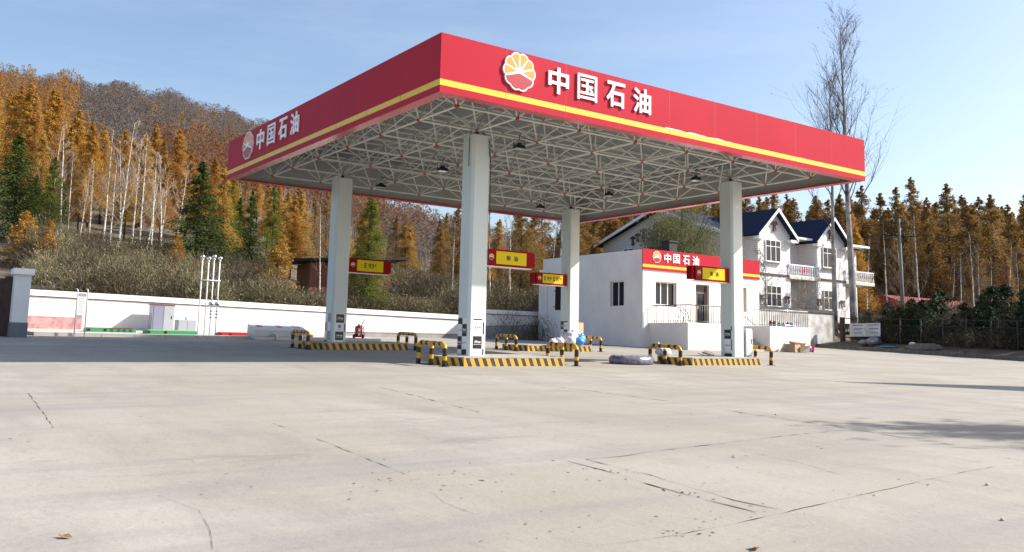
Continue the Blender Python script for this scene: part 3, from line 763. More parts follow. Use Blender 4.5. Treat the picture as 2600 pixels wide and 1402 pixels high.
for i, (cx, cy) in enumerate(COLS):
    zb = G(cx, cy) + IH
    c = MB().prism(col_poly(cx, cy), zb - 0.02, ZB - 0.03).build('column', 'col', canopy)
    sb = MB(); sb.lathe((cx, cy, ZB - 0.03), [(0.14, 0), (0.12, 0.03), (0.05, 0.05), (0.05, 0.13)], 12); sb.box((cx - .2, cy - .2, ZB - .03), (cx + .2, cy + .2, ZB - .015)); sb.build('bearing', 'black', c)
    Wd = 2 * CS - 2 * CHF
    if i == 0:
        poster(c, cx, cy, zb, 'side', [(0, .22, .82, .98, 'k', ''), (.22, .43, .82, .98, 'w', ''), (0, .21, .50, .82, 'w', 'logo'), (.21, .43, .50, .82, 'k', 'Hrua'), (0, .21, .16, .50, 'k', 'Hrua'), (.21, .43, .16, .50, 'w', 'logo'), (0, .21, .02, .16, 'w', ''), (.21, .43, .02, .16, 'k', '')])
        poster(c, cx, cy, zb, 'front', [(0, Wd, 0, 1.0, 'w', ''), (.08, .36, .93, .965, 'k', ''), (.08, .36, .55, .92, 'w', 'logo'), (.08, .36, .18, .51, 'k', 'Hrua'), (.08, .36, .0, .17, 'w', 'logo'), (.39, .425, .56, .88, 'k', ''), (.39, .425, .02, .18, 'k', '')])
        wb = MB()
        for pts in ([(cx + .12, cy - .1, ZB + .1), (cx + .20, cy - .305, ZB - .12), (cx + .22, cy - .305, ZB - .5), (cx + .285, cy - .31, ZB - .85)], [(cx + .15, cy - .1, ZB + .1), (cx + .23, cy - .32, ZB - .2), (cx + .25, cy - .31, ZB - .6), (cx + .285, cy - .30, ZB - .85), (cx + .285, cy - .30, zb + 2.4)], [(cx - .25, cy - .1, ZB + .1), (cx - .305, cy - .1, ZB - .15), (cx - .305, cy - .1, ZB - .9)]): wb.tube(pts, 0.009, 5)
        wb.build('cable', 'wire', c)
    elif i == 1:
        poster(c, cx, cy, zb, 'side', [(.14, .42, .58, .88, 'k', 'Hrua'), (.14, .42, .16, .57, 'w', 'logo'), (.14, .45, 0, .1, 'k', ''), (.42, .455, .86, 1.0, 'k', ''), (.42, .455, .2, .56, 'k', '')])
        poster(c, cx, cy, zb, 'front', [(0, Wd, 0, 1.0, 'b', '')])
    elif i == 2:
        poster(c, cx, cy, zb, 'side', [(0, .2, .66, .95, 'w', ''), (.2, .45, .66, .95, 't', ''), (0, .2, .36, .66, 't', ''), (.2, .45, .36, .66, 'w', ''), (0, .2, .06, .36, 'w', ''), (.2, .45, .06, .36, 't', ''), (0, .2, 0, .06, 'k', '')])
        poster(c, cx, cy, zb, 'front', [(.06, .44, .0, .94, 'w', ''), (.10, .40, .64, .93, 'k', 'Hrua'), (.08, .39, .35, .63, 'w', 'seal'), (.09, .39, .05, .34, 'k', 'Hrua'), (.41, .445, .34, .62, 'k', ''), (.41, .445, .0, .05, 'k', '')])
    else:
        poster(c, cx, cy, zb, 'side', [(.0, .45, .90, .95, 'k', ''), (.0, .2, .62, .9, 'k', 'Hrua'), (.21, .45, .62, .9, 'w', 'logo'), (0, .2, .33, .62, 'w', 'logo'), (.21, .45, .33, .62, 'k', 'Hrua'), (.0, .2, .0, .33, 'k', '')])
        poster(c, cx, cy, zb, 'front', [(0, Wd, 0, 1.0, 'b', '')])

# fuel grade signs bracketed to the columns
def grade_sign(i, d, length, z0, z1, text, label):
    cx, cy = COLS[i]
    xa = cx + d * (CS + 0.0); xb = xa + d * length
    lo, hi = min(xa, xb), max(xa, xb)
    e = empty('grade_sign', ((lo + hi) / 2, cy, z0), label, 'sign', 'fuel grade signs on the canopy columns')
    yf = cy - 0.13
    h = z1 - z0
    MB().box((lo, yf + .02, z0 + .04), (hi, cy + .13, z1)).build('body', 'sign_red', e)
    tip0, tip1 = (hi - .12, hi) if d > 0 else (lo, lo + .12)
    fl, fh = (lo + .03, hi - .12) if d > 0 else (lo + .12, hi - .03)
    MB().box((fl, yf - .03, z0 + .0), (fh, yf + .018, z1 + .02)).build('front_plate', 'sign_red', e)
    MB().box((fl + .01, yf - .02, z0 - .022), (fh - .01, cy + .12, z0 - .002)).build('lit_bottom_strip', 'lit_strip_white', e)  # sunlit lower edge of the sign, done as a white strip
    p0 = fl + (fh - fl) * .20; p1 = fl + (fh - fl) * .86
    y = yf - .03
    pb = MB().box((p0, y - .010, z0 + .06), (p1, y, z1 - .03)).build('panel', 'sign_yellow', e)
    tb = MB()
    if text == '柴油':
        cw = h * .32
        mid = (p0 + p1) / 2
        put_text(tb, '柴', (mid - cw * 1.25, y - .0105, z0 + h * .38), X1, Z1, -Y1, cw * 1.05, cw, .004, 0, .02)
        put_text(tb, '油', (mid + cw * .5, y - .0105, z0 + h * .38), X1, Z1, -Y1, cw * 1.05, cw, .004, 0, .02)
    else:
        n = text.split(' ')
        span = (p1 - p0)
        for q, t in enumerate(n):
            wd = span * (.46 if len(n) == 1 else .40)
            u = (p0 + p1) / 2 - wd / 2 if len(n) == 1 else p0 + span * (.07 + .46 * q)
            put_text(tb, 'E', (u, y - .0105, z0 + h * .36), X1, Z1, -Y1, wd * .22, h * .36, .004, 0, .02)
            put_text(tb, t, (u + wd * .34, y - .0105, z0 + h * .36), X1, Z1, -Y1, wd * .46, h * .36, .004, 0, .02, .1)
            put_text(tb, '#', (u + wd * .84, y - .0105, z0 + h * .50), X1, Z1, -Y1, wd * .16, h * .18, .004, 0, .012)
    tb.build('lettering', 'ink', pb)
    eb = MB(); emblem(eb, Vector(((fl + p0) / 2, y, z0 + h * .55)), X1, Z1, -Y1, .085, .006)
    eb.build('emblem', ['letter', 'orange', 'blackfilm'], e)
grade_sign(0, 1, 1.70, 2.79, 3.23, '柴油', 'red sign reading 柴油 on yellow, jutting right from the nearest column')
grade_sign(2, 1, 1.70, 3.06, 3.54, '93', 'red sign with one code E93 on yellow, on the leftmost column')
grade_sign(1, -1, 1.75, 2.87, 3.33, '柴油', 'red sign reading 柴油 on yellow, jutting left from the right hand column')
grade_sign(3, -1, 1.70, 3.11, 3.57, '93 97', 'red sign with two codes E93 and E97 on yellow')

# floodlights
def floodlight(x, y, label):
    z = ZN - 0.42
    e = empty('floodlight', (x, y, z), label, 'floodlight', 'floodlights hanging under the canopy')
    mb = MB()
    prof = [(-.17, 0), (.17, 0), (.11, .11), (-.11, .11)]
    vs = [(x + a, y + s * (.12 if b == 0 else .07), z + b) for s in (-1, 1) for a, b in prof]
    mb.add(vs, [(3, 2, 1, 0), (4, 5, 6, 7), (0, 1, 5, 4), (1, 2, 6, 5), (2, 3, 7, 6), (3, 0, 4, 7)])
    mb.box((x - .06, y - .045, z + .112), (x + .06, y + .045, z + .16))
    mb.build('housing', 'black', e, bevel=.01)
    MB().box((x - .14, y - .095, z - .018), (x + .14, y + .095, z - .001)).build('lens', 'glass_lamp', e)
    MB().tube([(x - .19, y, z + .04), (x - .19, y, z + .25), (x + .19, y, z + .25), (x + .19, y, z + .04)], .012, 6).build('bracket', 'black', e)
    MB().tube([(x, y, z + .25), (x, y, ZN - .05), (x + .9, y + .45, ZN - .02)], .014, 6).build('hanger_rod', 'black', e)
for x, y, lb in ((4.17, 2.62, 'black floodlight just right of the nearest column top'), (4.25, 6.83, 'black floodlight midway between the nearest and the leftmost column'),
                 (4.19, 10.9, 'black floodlight beside the leftmost column top'), (11.27, 2.64, 'black floodlight just left of the right hand column top'),
                 (11.25, 6.8, 'black floodlight midway between the right hand and the back column'), (11.25, 10.85, 'black floodlight beside the back column top')):
    floodlight(x, y, lb)

# islands
def island(i, x0, x1, label):
    cx, cy = COLS[i]; hw = 0.76; c = 0.46
    e = empty('fuel_island', ((x0 + x1) / 2, cy, G((x0 + x1) / 2, cy)), label, 'fuel island', 'pump islands with hazard striped sides')
    pl = [(x0 + c, cy - hw), (x1 - c * .1, cy - hw), (x1, cy - hw + .1), (x1, cy + hw - .1), (x1 - c * .1, cy + hw), (x0 + c, cy + hw), (x0, cy + hw - c), (x0, cy - hw + c)]
    if i in (1, 3): pl = [(x0 + x1 - a, b) for a, b in pl][::-1]; 
    if i in (1, 3):
        pl = [(x0 + c, cy - hw), (x1 - .07, cy - hw), (x1, cy - hw + .1), (x1, cy + hw - .1), (x1 - .07, cy + hw), (x0 + c, cy + hw), (x0, cy + hw - c), (x0, cy - hw + c)]
    MB().prism(pl, lambda x, y: G(x, y) - .02, lambda x, y: G(x, y) + IH - .03).build('striped_kerb', 'stripe', e)
    ins = [((x0 + x1) / 2 + (a - (x0 + x1) / 2) * 1.004, cy + (b - cy) * 1.008) for a, b in pl]
    MB().prism(ins, lambda x, y: G(x, y) + IH - .03, lambda x, y: G(x, y) + IH).build('top_slab', 'island_top', e)
island(0, 1.92, 5.72, 'striped pump island under the nearest column')
island(1, 10.30, 14.05, 'striped pump island under the right hand column, grey cabinet on it')
island(2, 1.92, 5.58, 'striped pump island under the leftmost column')
island(3, 10.34, 14.12, 'striped pump island under the back column, rubbish bags on it')

# crash bars: a bent tube on three posts
def crash_bar():
    e = empty('crash_bar', (0, 0, 0), 'x', 'crash bar', 'striped crash bars at the ends of the islands')
    H, hw, R = 0.56, 0.65, 0.15
    pts = [(0, -hw, 0.01)]
    for z in np.arange(0.06, H - R, 0.05): pts.append((0, -hw, float(z)))
    for k in range(0, 7):
        a = math.pi / 2 * k / 6; pts.append((0, -hw + R - R * math.cos(a), H - R + R * math.sin(a)))
    for y in np.arange(-hw + R + .05, hw - R, 0.05): pts.append((0, float(y), H))
    for k in range(0, 7):
        a = math.pi / 2 * k / 6; pts.append((0, hw - R + R * math.sin(a), H - R + R * math.cos(a)))
    for z in np.arange(H - R - .02, 0.03, -0.05): pts.append((0, hw, float(z)))
    pts.append((0, hw, 0.01))
    def mf(s, tot):
        q = min(s, tot - s)
        if q < .15: return 1
        if q < .27: return 0
        if q < .44: return 1
        if q < .62: return 0
        if q < .74: return 1
        if q < .86: return 0
        if q < .98: return 1
        return 0
    MB().tube(pts, .060, 12, mf=mf).build('hoop', ['bar_y', 'bar_k'], e, True)
    def mp(s, tot): return 1 if (s < .15 or .27 < s < .44) else 0
    MB().tube([(0, 0, .01 + .0525 * k) for k in range(10)], .057, 12, mf=mp).build('middle_post', ['bar_y', 'bar_k'], e, True)
    for y in (-hw, 0, hw): MB().box((-.1, y - .1, -.03), (.1, y + .1, .014)).build('foot_plate', 'bar_k', e)
    return e
cb0 = crash_bar()
for k, (x, i, lb) in enumerate(((1.74, 0, 'striped crash bar at the left end of the nearest island'), (6.02, 0, 'striped crash bar at the right end of the nearest island'),
                                (10.12, 1, 'striped crash bar at the left end of the right hand island'), (14.40, 1, 'striped crash bar at the right end of the right hand island'),
                                (1.74, 2, 'striped crash bar at the left end of the leftmost island'), (5.78, 2, 'striped crash bar at the right end of the leftmost island'),
                                (10.16, 3, 'striped crash bar at the left end of the back island'), (14.45, 3, 'striped crash bar at the right end of the back island'))):
    o = cb0 if k == 0 else copy_tree(cb0)
    cy = COLS[i][1] - .2
    o.location = (x, cy, G(x, cy)); o.rotation_euler = (math.atan(GY), 0, 0); o['label'] = lb

# ------------------------------------------------------------------ things on the islands and the apron
def bundle():
    cx, cy = 8.98, 3.2; g = G(cx, cy)
    mb = MB(); k = 48; rg = random.Random(2)
    P = lambda a, R, z: (cx + R * .74 * math.cos(a), cy + R * .62 * math.sin(a), g + z)
    prof = [(.50, .19), (.62, .235), (.80, .25), (.93, .225), (1.0, .15), (.99, .05), (.93, .0)]
    o = len(mb.v)
    for R, z in prof:
        for j in range(k):
            a = 2 * math.pi * j / k
            fold = .012 * math.sin(9 * a) + .01 * math.sin(23 * a + 1) + rg.uniform(-.008, .008)
            mb.v.append(P(a, R + fold, max(.0, z + fold * .8)))
    for i in range(len(prof) - 1):
        for j in range(k):
            mb.f.append((o + i * k + j, o + (i + 1) * k + j, o + (i + 1) * k + (j + 1) % k, o + i * k + (j + 1) % k)); mb.m.append(0)
    c = len(mb.v); mb.v.append((cx, cy, g + .15))
    for j in range(k): mb.f.append((c, o + j, o + (j + 1) % k)); mb.m.append(0)
    return tag(mb.build('wrapped_bundle', 'wrap', None, True), 'violet plastic wrapped oval bundle lying by the crash bar', 'bundle')
bundle()
def bag(x, y, z, r, mat, label, sq=(1, 1, .8), seed=0):
    rg = random.Random(seed)
    mb = MB(); mb.ball((x, y, z + r * sq[2] * .9), r, 14, 0, sq, .14, rg)
    mb.ball((x + r * .3, y - r * .1, z + r * sq[2] * 1.75), r * .33, 8, 0, (1, 1, 1), .25, rg)
    o = mb.build('plastic_bag', mat, None, True)
    return tag(o, label, 'bag', 'rubbish bags on the back island')
zi = G(12.6, 10.9) + IH
for k, (x, y, dz, r, mt, lb) in enumerate(((11.9, 10.75, 0, .17, 'bag_w', 'small white bag left of the back column foot'), (12.25, 10.8, 0, .2, 'bag_w', 'white bag against the back column foot'),
        (12.75, 10.75, 0, .25, 'bag_w', 'big white bag at the front of the pile on the back island'), (13.0, 11.0, .12, .3, 'bag_w', 'white bag lying on top of the pile on the back island'),
        (13.2, 10.75, 0, .23, 'bag_b', 'blue bag low in the pile on the back island'), (13.45, 10.95, .1, .24, 'bag_b', 'blue bag at the right edge of the pile on the back island'),
        (13.45, 11.15, .2, .2, 'bag_w', 'white bag behind the right hand blue bag'))):
    bag(x, y, zi + dz, r, mt, lb, seed=k + 20)
o = MB(); rg = random.Random(9); o.ball((10.35, 3.2, G(10.35, 3.2) + IH + .13), .3, 14, 0, (.9, .8, .5), .1, rg); o.tube([(10.2, 3.2, G(10.35, 3.2) + IH + .2), (10.1, 3.2, G(10.35, 3.2) + IH + .42)], [.12, .03], 8)
tag(o.build('cement_sack', 'bag_w', None, True), 'white sack slumped behind a crash bar on the right hand island', 'sack')
mb = MB(); rg = random.Random(4); z = G(12, 2.9) + IH
for k in range(7):
    a = rg.uniform(-.3, .3); R = rg.uniform(.14, .24); cx, cy = 12.0 + rg.uniform(-.25, .25), 2.95 + rg.uniform(-.1, .1)
    mb.tube([(cx + R * math.cos(t * math.pi / 9), cy + .3 * R * math.sin(t * math.pi / 9) + a * R, z + .02 + (R * .9 + a * .15) * max(0, math.sin(t * math.pi / 18)) * .75) for t in range(0, 19)], .007, 5)
tag(mb.build('cable_coil', 'wire', None, True), 'tangle of thin black cable on the right hand island', 'cable')
cx, cy = 14.18 - .25, 3.2; z = G(cx, cy) + IH
e = empty('pump_cabinet', (14.0, 3.05, z), 'pale grey metal cabinet beside the right hand column', 'cabinet')
MB().box((13.86, 2.86, z), (14.2, 3.32, z + .93)).build('body', 'cab', e, bevel=.01)
MB().box((13.88, 2.842, z + .05), (14.18, 2.858, z + .88)).build('front_panel', 'frame_w', e)
MB().box((13.845, 2.95, z + .40), (13.858, 3.1, z + .5)).build('meter_window', 'black', e)
MB().box((14.1, 2.828, z + .42), (14.13, 2.84, z + .6)).build('handle', 'black', e)
e = empty('service_post', (14.55, 12.6, G(14.5, 12.6)), 'squat steel cylinder and pale post behind the back column', 'post')
z = G(14.5, 12.6)
MB().lathe((14.2, 12.5, z), [(.19, 0), (.19, .95), (.15, 1.02), (.02, 1.04)], 16).build('cylinder', 'steel', e, True)
MB().box((14.55, 12.4, z), (14.85, 12.6, z + 1.15)).build('post', 'card2', e)

# fire extinguisher trolley
ex, ey = 7.55, 19.0; g = G(ex, ey) + .12
e = empty('wheeled_extinguisher', (ex, ey, g), 'red wheeled fire extinguisher standing before the white wall', 'extinguisher')
MB().lathe((ex, ey, g + .05), [(.14, 0), (.17, .04), (.175, .4), (.15, .47), (.05, .51), (.04, .57)], 20).build('tank', 'ext_red', e, True)
MB().tube([(ex - .14, ey - .15, g + .2), (ex + .02, ey - .17, g + .55), (ex + .2, ey - .1, g + .82), (ex + .28, ey - .02, g + .83), (ex + .2, ey + .1, g + .6), (ex + .1, ey + .12, g + .45)], .012, 6).build('handle', 'steel', e, True)
mb = MB(); mb.box((ex - .1, ey - .19, g + .3), (ex - .01, ey - .171, g + .42)); mb.box((ex - .1, ey - .19, g + .13), (ex - .01, ey - .171, g + .24)); mb.build('label_plate', 'letter', e)
for s in (-1, 1): MB().tube([(ex + s * .19, ey, g + .09), (ex + s * .24, ey, g + .09)], .09, 14).build('wheel', 'rubber', e, True)
MB().tube([(ex + .05, ey - .05, g + .58), (ex + .17, ey - .12, g + .5), (ex + .2, ey - .1, g + .25), (ex + .25, ey - .12, g + .15)], .014, 6).build('hose', 'rubber', e, True)

# ------------------------------------------------------------------ boundary walls
def wall_top(x): return 2.55 - 0.0137 * (x + 4.3)
e = empty('boundary_wall', (6, 25.6, G(6, 25.6)), 'long white boundary wall with brown line under its coping', 'wall')
x0, x1 = -6.0, 17.4
def wallprism(x0, x1, y0, y1, zb, zt, name, mat, parent):
    mb = MB(); mb.prism([(x0, y0), (x1, y0), (x1, y1), (x0, y1)], lambda x, y: zb(x), lambda x, y: zt(x)); return mb.build(name, mat, parent)
wallprism(x0, x1, 25.5, 25.74, lambda x: G(x, 25.5) - .3, lambda x: wall_top(x) - .29, 'wall_body', 'render_white', e)
wallprism(x0, x1, 25.46, 25.78, lambda x: wall_top(x) - .274, lambda x: wall_top(x) - .255, 'line', 'brown_line', e)
wallprism(x0, x1, 25.44, 25.80, lambda x: wall_top(x) - .252, lambda x: wall_top(x), 'coping', 'coping', e)
wallprism(9.2, x1, 25.47, 25.498, lambda x: G(x, 25.5), lambda x: G(x, 25.5) + .2, 'tile_skirting', 'grey_conc', e)
wallprism(9.2, x1, 25.46, 25.498, lambda x: G(x, 25.5) + .204, lambda x: G(x, 25.5) + .235, 'skirting_line', 'brown_line', e)
e = empty('end_wall', (20, 25, G(20, 25)), 'raised white wall section on grey concrete footing beside the office', 'wall')
wallprism(17.4, 22.4, 25.3, 25.55, lambda x: 1.66 + .04 * (x - 17.4), lambda x: 2.37, 'wall_body', 'render_white', e)
wallprism(17.4, 22.4, 25.26, 25.59, lambda x: 2.374, lambda x: 2.40, 'line', 'brown_line', e)
wallprism(17.4, 22.4, 25.24, 25.61, lambda x: 2.403, lambda x: 2.64, 'coping', 'coping', e)
wallprism(17.3, 22.4, 25.10, 25.6, lambda x: G(x, 25) - .1, lambda x: 1.63 + .04 * (x - 17.4), 'footing', 'grey_conc', e)

# gate pillar and rusty sheet fence on the left
gx, gy = -5.78, 18.2; g = G(gx, gy)
e = empty('gate_pillar', (gx, gy, g), 'pale square gate pillar with cap and slate base at the left edge', 'pillar')
MB().box((gx - .27, gy - .27, g - .05), (gx + .27, gy + .27, g + .5)).build('plinth', 'pillar_base', e)
MB().box((gx - .25, gy - .25, g + .5), (gx + .25, gy + .25, g + 2.15)).build('shaft', 'pillar', e, bevel=.01)
MB().box((gx - .33, gy - .33, g + 2.15), (gx + .33, gy + .33, g + 2.36)).build('cap', 'coping', e, bevel=.015)
mb = MB(); n = 90
ax, ay, bx, by = gx - .1, gy + .3, gx - 6.3, gy + 11.5
for i in range(n):
    def P(t):
        o = .05 * (1 if int(t * n) % 2 else -1) + .02 * math.sin(t * 60)
        return (ax + (bx - ax) * t + o, ay + (by - ay) * t + o * .4)
    (xa, ya), (xb, yb) = P(i / n), P((i + 1) / n)
    za, zb_ = G(xa, ya), G(xb, yb); ha = 2.05 + .06 * math.sin(i * .7); 
    mb.add([(xa, ya, za - .1), (xb, yb, zb_ - .1), (xb, yb, zb_ + ha), (xa, ya, za + ha), (xa - .03, ya - .02, za - .1), (xb - .03, yb - .02, zb_ - .1), (xb - .03, yb - .02, zb_ + ha), (xa - .03, ya - .02, za + ha)], [(0, 1, 2, 3), (7, 6, 5, 4), (3, 2, 6, 7)])
e = empty('sheet_fence', (ax, ay, G(ax, ay)), 'dark rusty corrugated sheet fence running back from the gate pillar', 'fence')
mb.build('sheets', 'rust', e)
mb = MB()
for t in np.linspace(0, 1, 8):
    x, y = ax + (bx - ax) * t - .1, ay + (by - ay) * t; mb.box((x - .04, y - .04, G(x, y) - .1), (x + .04, y + .04, G(x, y) + 2.0))
mb.build('posts', 'rust', e)

# ------------------------------------------------------------------ equipment on the tank pad
PADZ = lambda x, y: G(x, y) + .12
x0_, y0_ = -3.42, 20.0
e = empty('notice_stand', (-3.5, 19.7, G(-3.5, 19.7)), 'narrow white notice on two steel posts by the gate pillar', 'notice')
for x in (-3.72, -3.37):
    z = G(x, 19.7)
    MB().tube([(x, 19.7, z), (x, 19.7, z + 1.72), (x - .02, 19.72, z + 1.78), (x - .06, 19.78, z + 1.77)], .022, 8).build('post', 'steel', e, True)
z = G(-3.5, 19.7)
MB().box((-3.69, 19.69, z + .68), (-3.40, 19.71, z + 1.62)).build('board', 'whitefilm', e)
mb = MB()
for k in range(10): mb.box((-3.66, 19.684, z + .88 + k * .06), (-3.45 - .04 * (k % 3), 19.689, z + .888 + k * .06))
mb.box((-3.68, 19.684, z + 1.5), (-3.41, 19.689, z + 1.61)); mb.box((-3.68, 19.684, z + .69), (-3.5, 19.689, z + .8))
mb.build('print', 'tanfilm', e)
mb = MB(); z = G(-4, 24.6) + .12
mb.box((-4.9, 24.9, z - .05), (-2.55, 24.98, z + .52))
tag(mb.build('pink_board', 'pink'), 'pink stained low board standing against the white wall', 'board')
def tank_cover(x0, x1, y, mats, label, h=.13, wd=.7):
    z = PADZ((x0 + x1) / 2, y)
    e = empty('tank_cover', ((x0 + x1) / 2, y, z), label, 'tank cover', 'painted covers along the tank pad')
    MB().box((x0, y - wd / 2, z - .02), (x1, y + wd / 2, z + h)).build('rim', mats[0], e)
    MB().box((x0 + .05, y - wd / 2 + .05, z + h + .002), (x1 - .05, y + wd / 2 - .05, z + h + .03)).build('lid', mats[1], e)
    for k in (.0, .33): MB().box((x0 + (x1 - x0) * k + .02, y - wd / 2 - .012, z + .02), (x0 + (x1 - x0) * k + .12, y - wd / 2 - .002, z + h - .02)).build('hinge', 'black', e)
tank_cover(-2.9, -1.05, 22.2, ('green', 'bar_red'), 'green rimmed low tank cover with dark red lid, the one nearer the gate')
tank_cover(-1.0, .95, 20.6, ('green', 'green_top'), 'green rimmed low tank cover with yellow green lid')
tank_cover(1.75, 3.0, 20.2, ('bar_red', 'bar_red'), 'low red tank cover right of the vent pipes', .1, .4)
tank_cover(4.9, 5.6, 19.6, ('bar_orange', 'bar_orange'), 'low orange tank cover behind the leftmost column', .1, .4)
# tall and low cabinets at the wall
z = PADZ(.6, 24.6)
e = empty('tall_cabinet', (.65, 24.7, z), 'tall grey two door metal cabinet against the white wall', 'cabinet')
MB().box((.22, 24.55, z - .05), (1.16, 25.15, z + 1.16)).build('body', 'cab', e)
MB().box((.27, 24.53, z + .03), (.68, 24.548, z + 1.12)).build('door', 'cab_dark', e)
MB().box((.71, 24.53, z + .03), (1.12, 24.548, z + 1.12)).build('door', 'cab', e)
MB().box((1.03, 24.515, z + .55), (1.06, 24.528, z + .68)).build('handle', 'black', e)
MB().box((.18, 24.5, z + 1.162), (1.20, 25.18, z + 1.19)).build('roof_plate', 'brown_line', e)
z = PADZ(1.1, 22.5)
e = empty('low_cabinet', (1.15, 22.5, z), 'low white two door metal cabinet left of the vent pipes', 'cabinet')
MB().box((.72, 22.3, z - .05), (1.50, 22.8, z + .56)).build('body', 'box_w', e, bevel=.01)
MB().box((.75, 22.285, z + .03), (1.10, 22.298, z + .53)).build('door', 'cab', e); MB().box((1.12, 22.285, z + .03), (1.47, 22.298, z + .53)).build('door', 'cab', e)
MB().tube([(1.1, 22.5, z + .555), (1.1, 22.5, z + .66)], .03, 8).build('knob', 'black', e)
# vent pipes
e = empty('vent_pipes', (1.2, 20.3, PADZ(1.2, 20.3)), 'four tall slim white vent pipes joined by a crossbar', 'vent pipes')
VX = [.98, 1.24, 1.46, 1.70]; VH = [3.14, 3.08, 3.18, 3.12]
for k, (x, h) in enumerate(zip(VX, VH)):
    z = PADZ(x, 20.3)
    p = MB().tube([(x, 20.3, z), (x, 20.3, z + h)], .028, 10).build('pipe', 'frame_w', e, True)
    cb_ = MB(); cb_.tube([(x, 20.3, z + h - .08), (x, 20.3, z + h - .04)], .055, 10); cb_.ball((x + .02, 20.3, z + h + .06), .075, 10); cb_.tube([(x - .09, 20.3, z + h + .03), (x - .03, 20.3, z + h + .07)], .04, 8)
    cb_.build('vent_cap', 'steel', p, True)
    if k > 1:
        vb = MB(); vb.tube([(x, 20.21, z + 1.27), (x, 20.39, z + 1.27)], .105, 16); vb.build('valve', 'steel', p, True)
        vb = MB(); vb.tube([(x, 20.2, z + 1.27), (x, 20.208, z + 1.27)], .04, 12); vb.build('valve_hub', 'black', p, True)
        for q in (.72, .86, .98, 1.46):
            vb = MB(); vb.lathe((x, 20.3, z + q - .03), [(.035, 0), (.065, .02), (.065, .04), (.035, .06)], 10); vb.build('flange', 'cab_dark', p, True)
MB().tube([(VX[0] - .03, 20.26, PADZ(1, 20.3) + 2.24), (VX[-1] + .06, 20.26, PADZ(1, 20.3) + 2.24)], .024, 8).build('crossbar', 'frame_w', e, True)
# unloading box with red writing on its sloping lid
xa, xb, ya, yb = 2.75, 5.0, 18.55, 19.5
z = G(3.7, 18.9)
e = empty('unloading_box', ((xa + xb) / 2, 19.0, z), 'white sloping box with red writing 卸油口 on its lid', 'box')
for (p, q) in ((xa, xa + 1.52), (xa + 1.54, xb)):
    mb = MB(); mb.add([(p, ya, z), (q, ya, z), (q, yb, z), (p, yb, z), (p, ya, z + .40), (q, ya, z + .40), (q, yb, z + .66), (p, yb, z + .66)], [(3, 2, 1, 0), (4, 5, 6, 7), (0, 1, 5, 4), (1, 2, 6, 5), (2, 3, 7, 6), (3, 0, 4, 7)])
    b_ = mb.build('box_body', 'box_w', e)
    MB().box((p + .02, ya - .012, z + .13), (q - .02, ya - .002, z + .145)).build('door_gap', 'greyfilm', b_)
sl = Vector((0, yb - ya, .26)).normalized(); nrm = Vector((0, -.26, yb - ya)).normalized()
for ch, u in (('卸', .22), ('油', 1.05), ('口', 1.80)):
    mb = MB(); put_text(mb, ch, Vector((xa + u, ya, z + .40)) + sl * .42 + nrm * .002, X1, sl, nrm, .26, .36, .004, 0, .02)
    mb.build('letter', 'redtext', e)
for u in (.75, 1.85):
    mb = MB(); mb.tube([(xa + u - .16, ya - .03, z + .15), (xa + u - .05, ya - .05, z + .26), (xa + u + .12, ya - .05, z + .24), (xa + u + .16, ya - .03, z + .12), (xa + u + .1, ya - .04, z + .02)], .03, 8); mb.build('hose_end', 'steel', e, True)

# ------------------------------------------------------------------ office
OX0, OX1, OY0, OY1, OZ = 21.8, 30.85, 16.0, 24.3, 5.66
FLOOR = 1.93
of = empty('office_building', ((OX0 + OX1) / 2, (OY0 + OY1) / 2, .7), 'flat roofed white office with red sign band 中国石油', 'building')
def wall_with_holes(p0, U, length, zb, zt, N, holes, thick, name, mat, parent, reveal='reveal'):
    """holes: (u0,u1,z0,z1); builds the wall face around them plus their reveals"""
    p0 = Vector(p0); mb = MB()
    us = sorted({0, length, *[h[0] for h in holes], *[h[1] for h in holes]})
    zs_all = sorted({zb, zt, *[h[2] for h in holes], *[h[3] for h in holes]})
    for a, b in zip(us, us[1:]):
        for c, d in zip(zs_all, zs_all[1:]):
            if any(h[0] <= a and b <= h[1] and h[2] <= c and d <= h[3] for h in holes): continue
            q = lambda u, z: (p0.x + U.x * u, p0.y + U.y * u, z)
            mb.add([q(a, c), q(b, c), q(b, d), q(a, d)], [(0, 1, 2, 3)])
    for h in holes:
        q = lambda u, z, dd: tuple(Vector((p0.x + U.x * u, p0.y + U.y * u, z)) - N * dd)
        cs = [(h[0], h[2]), (h[1], h[2]), (h[1], h[3]), (h[0], h[3])]
        for i in range(4):
            (ua, za), (ub, zb2) = cs[i], cs[(i + 1) % 4]
            mb.add([q(ua, za, 0), q(ua, za, thick), q(ub, zb2, thick), q(ub, zb2, 0)], [(0, 1, 2, 3)], 1)
    return mb.build(name, [mat, reveal], parent)
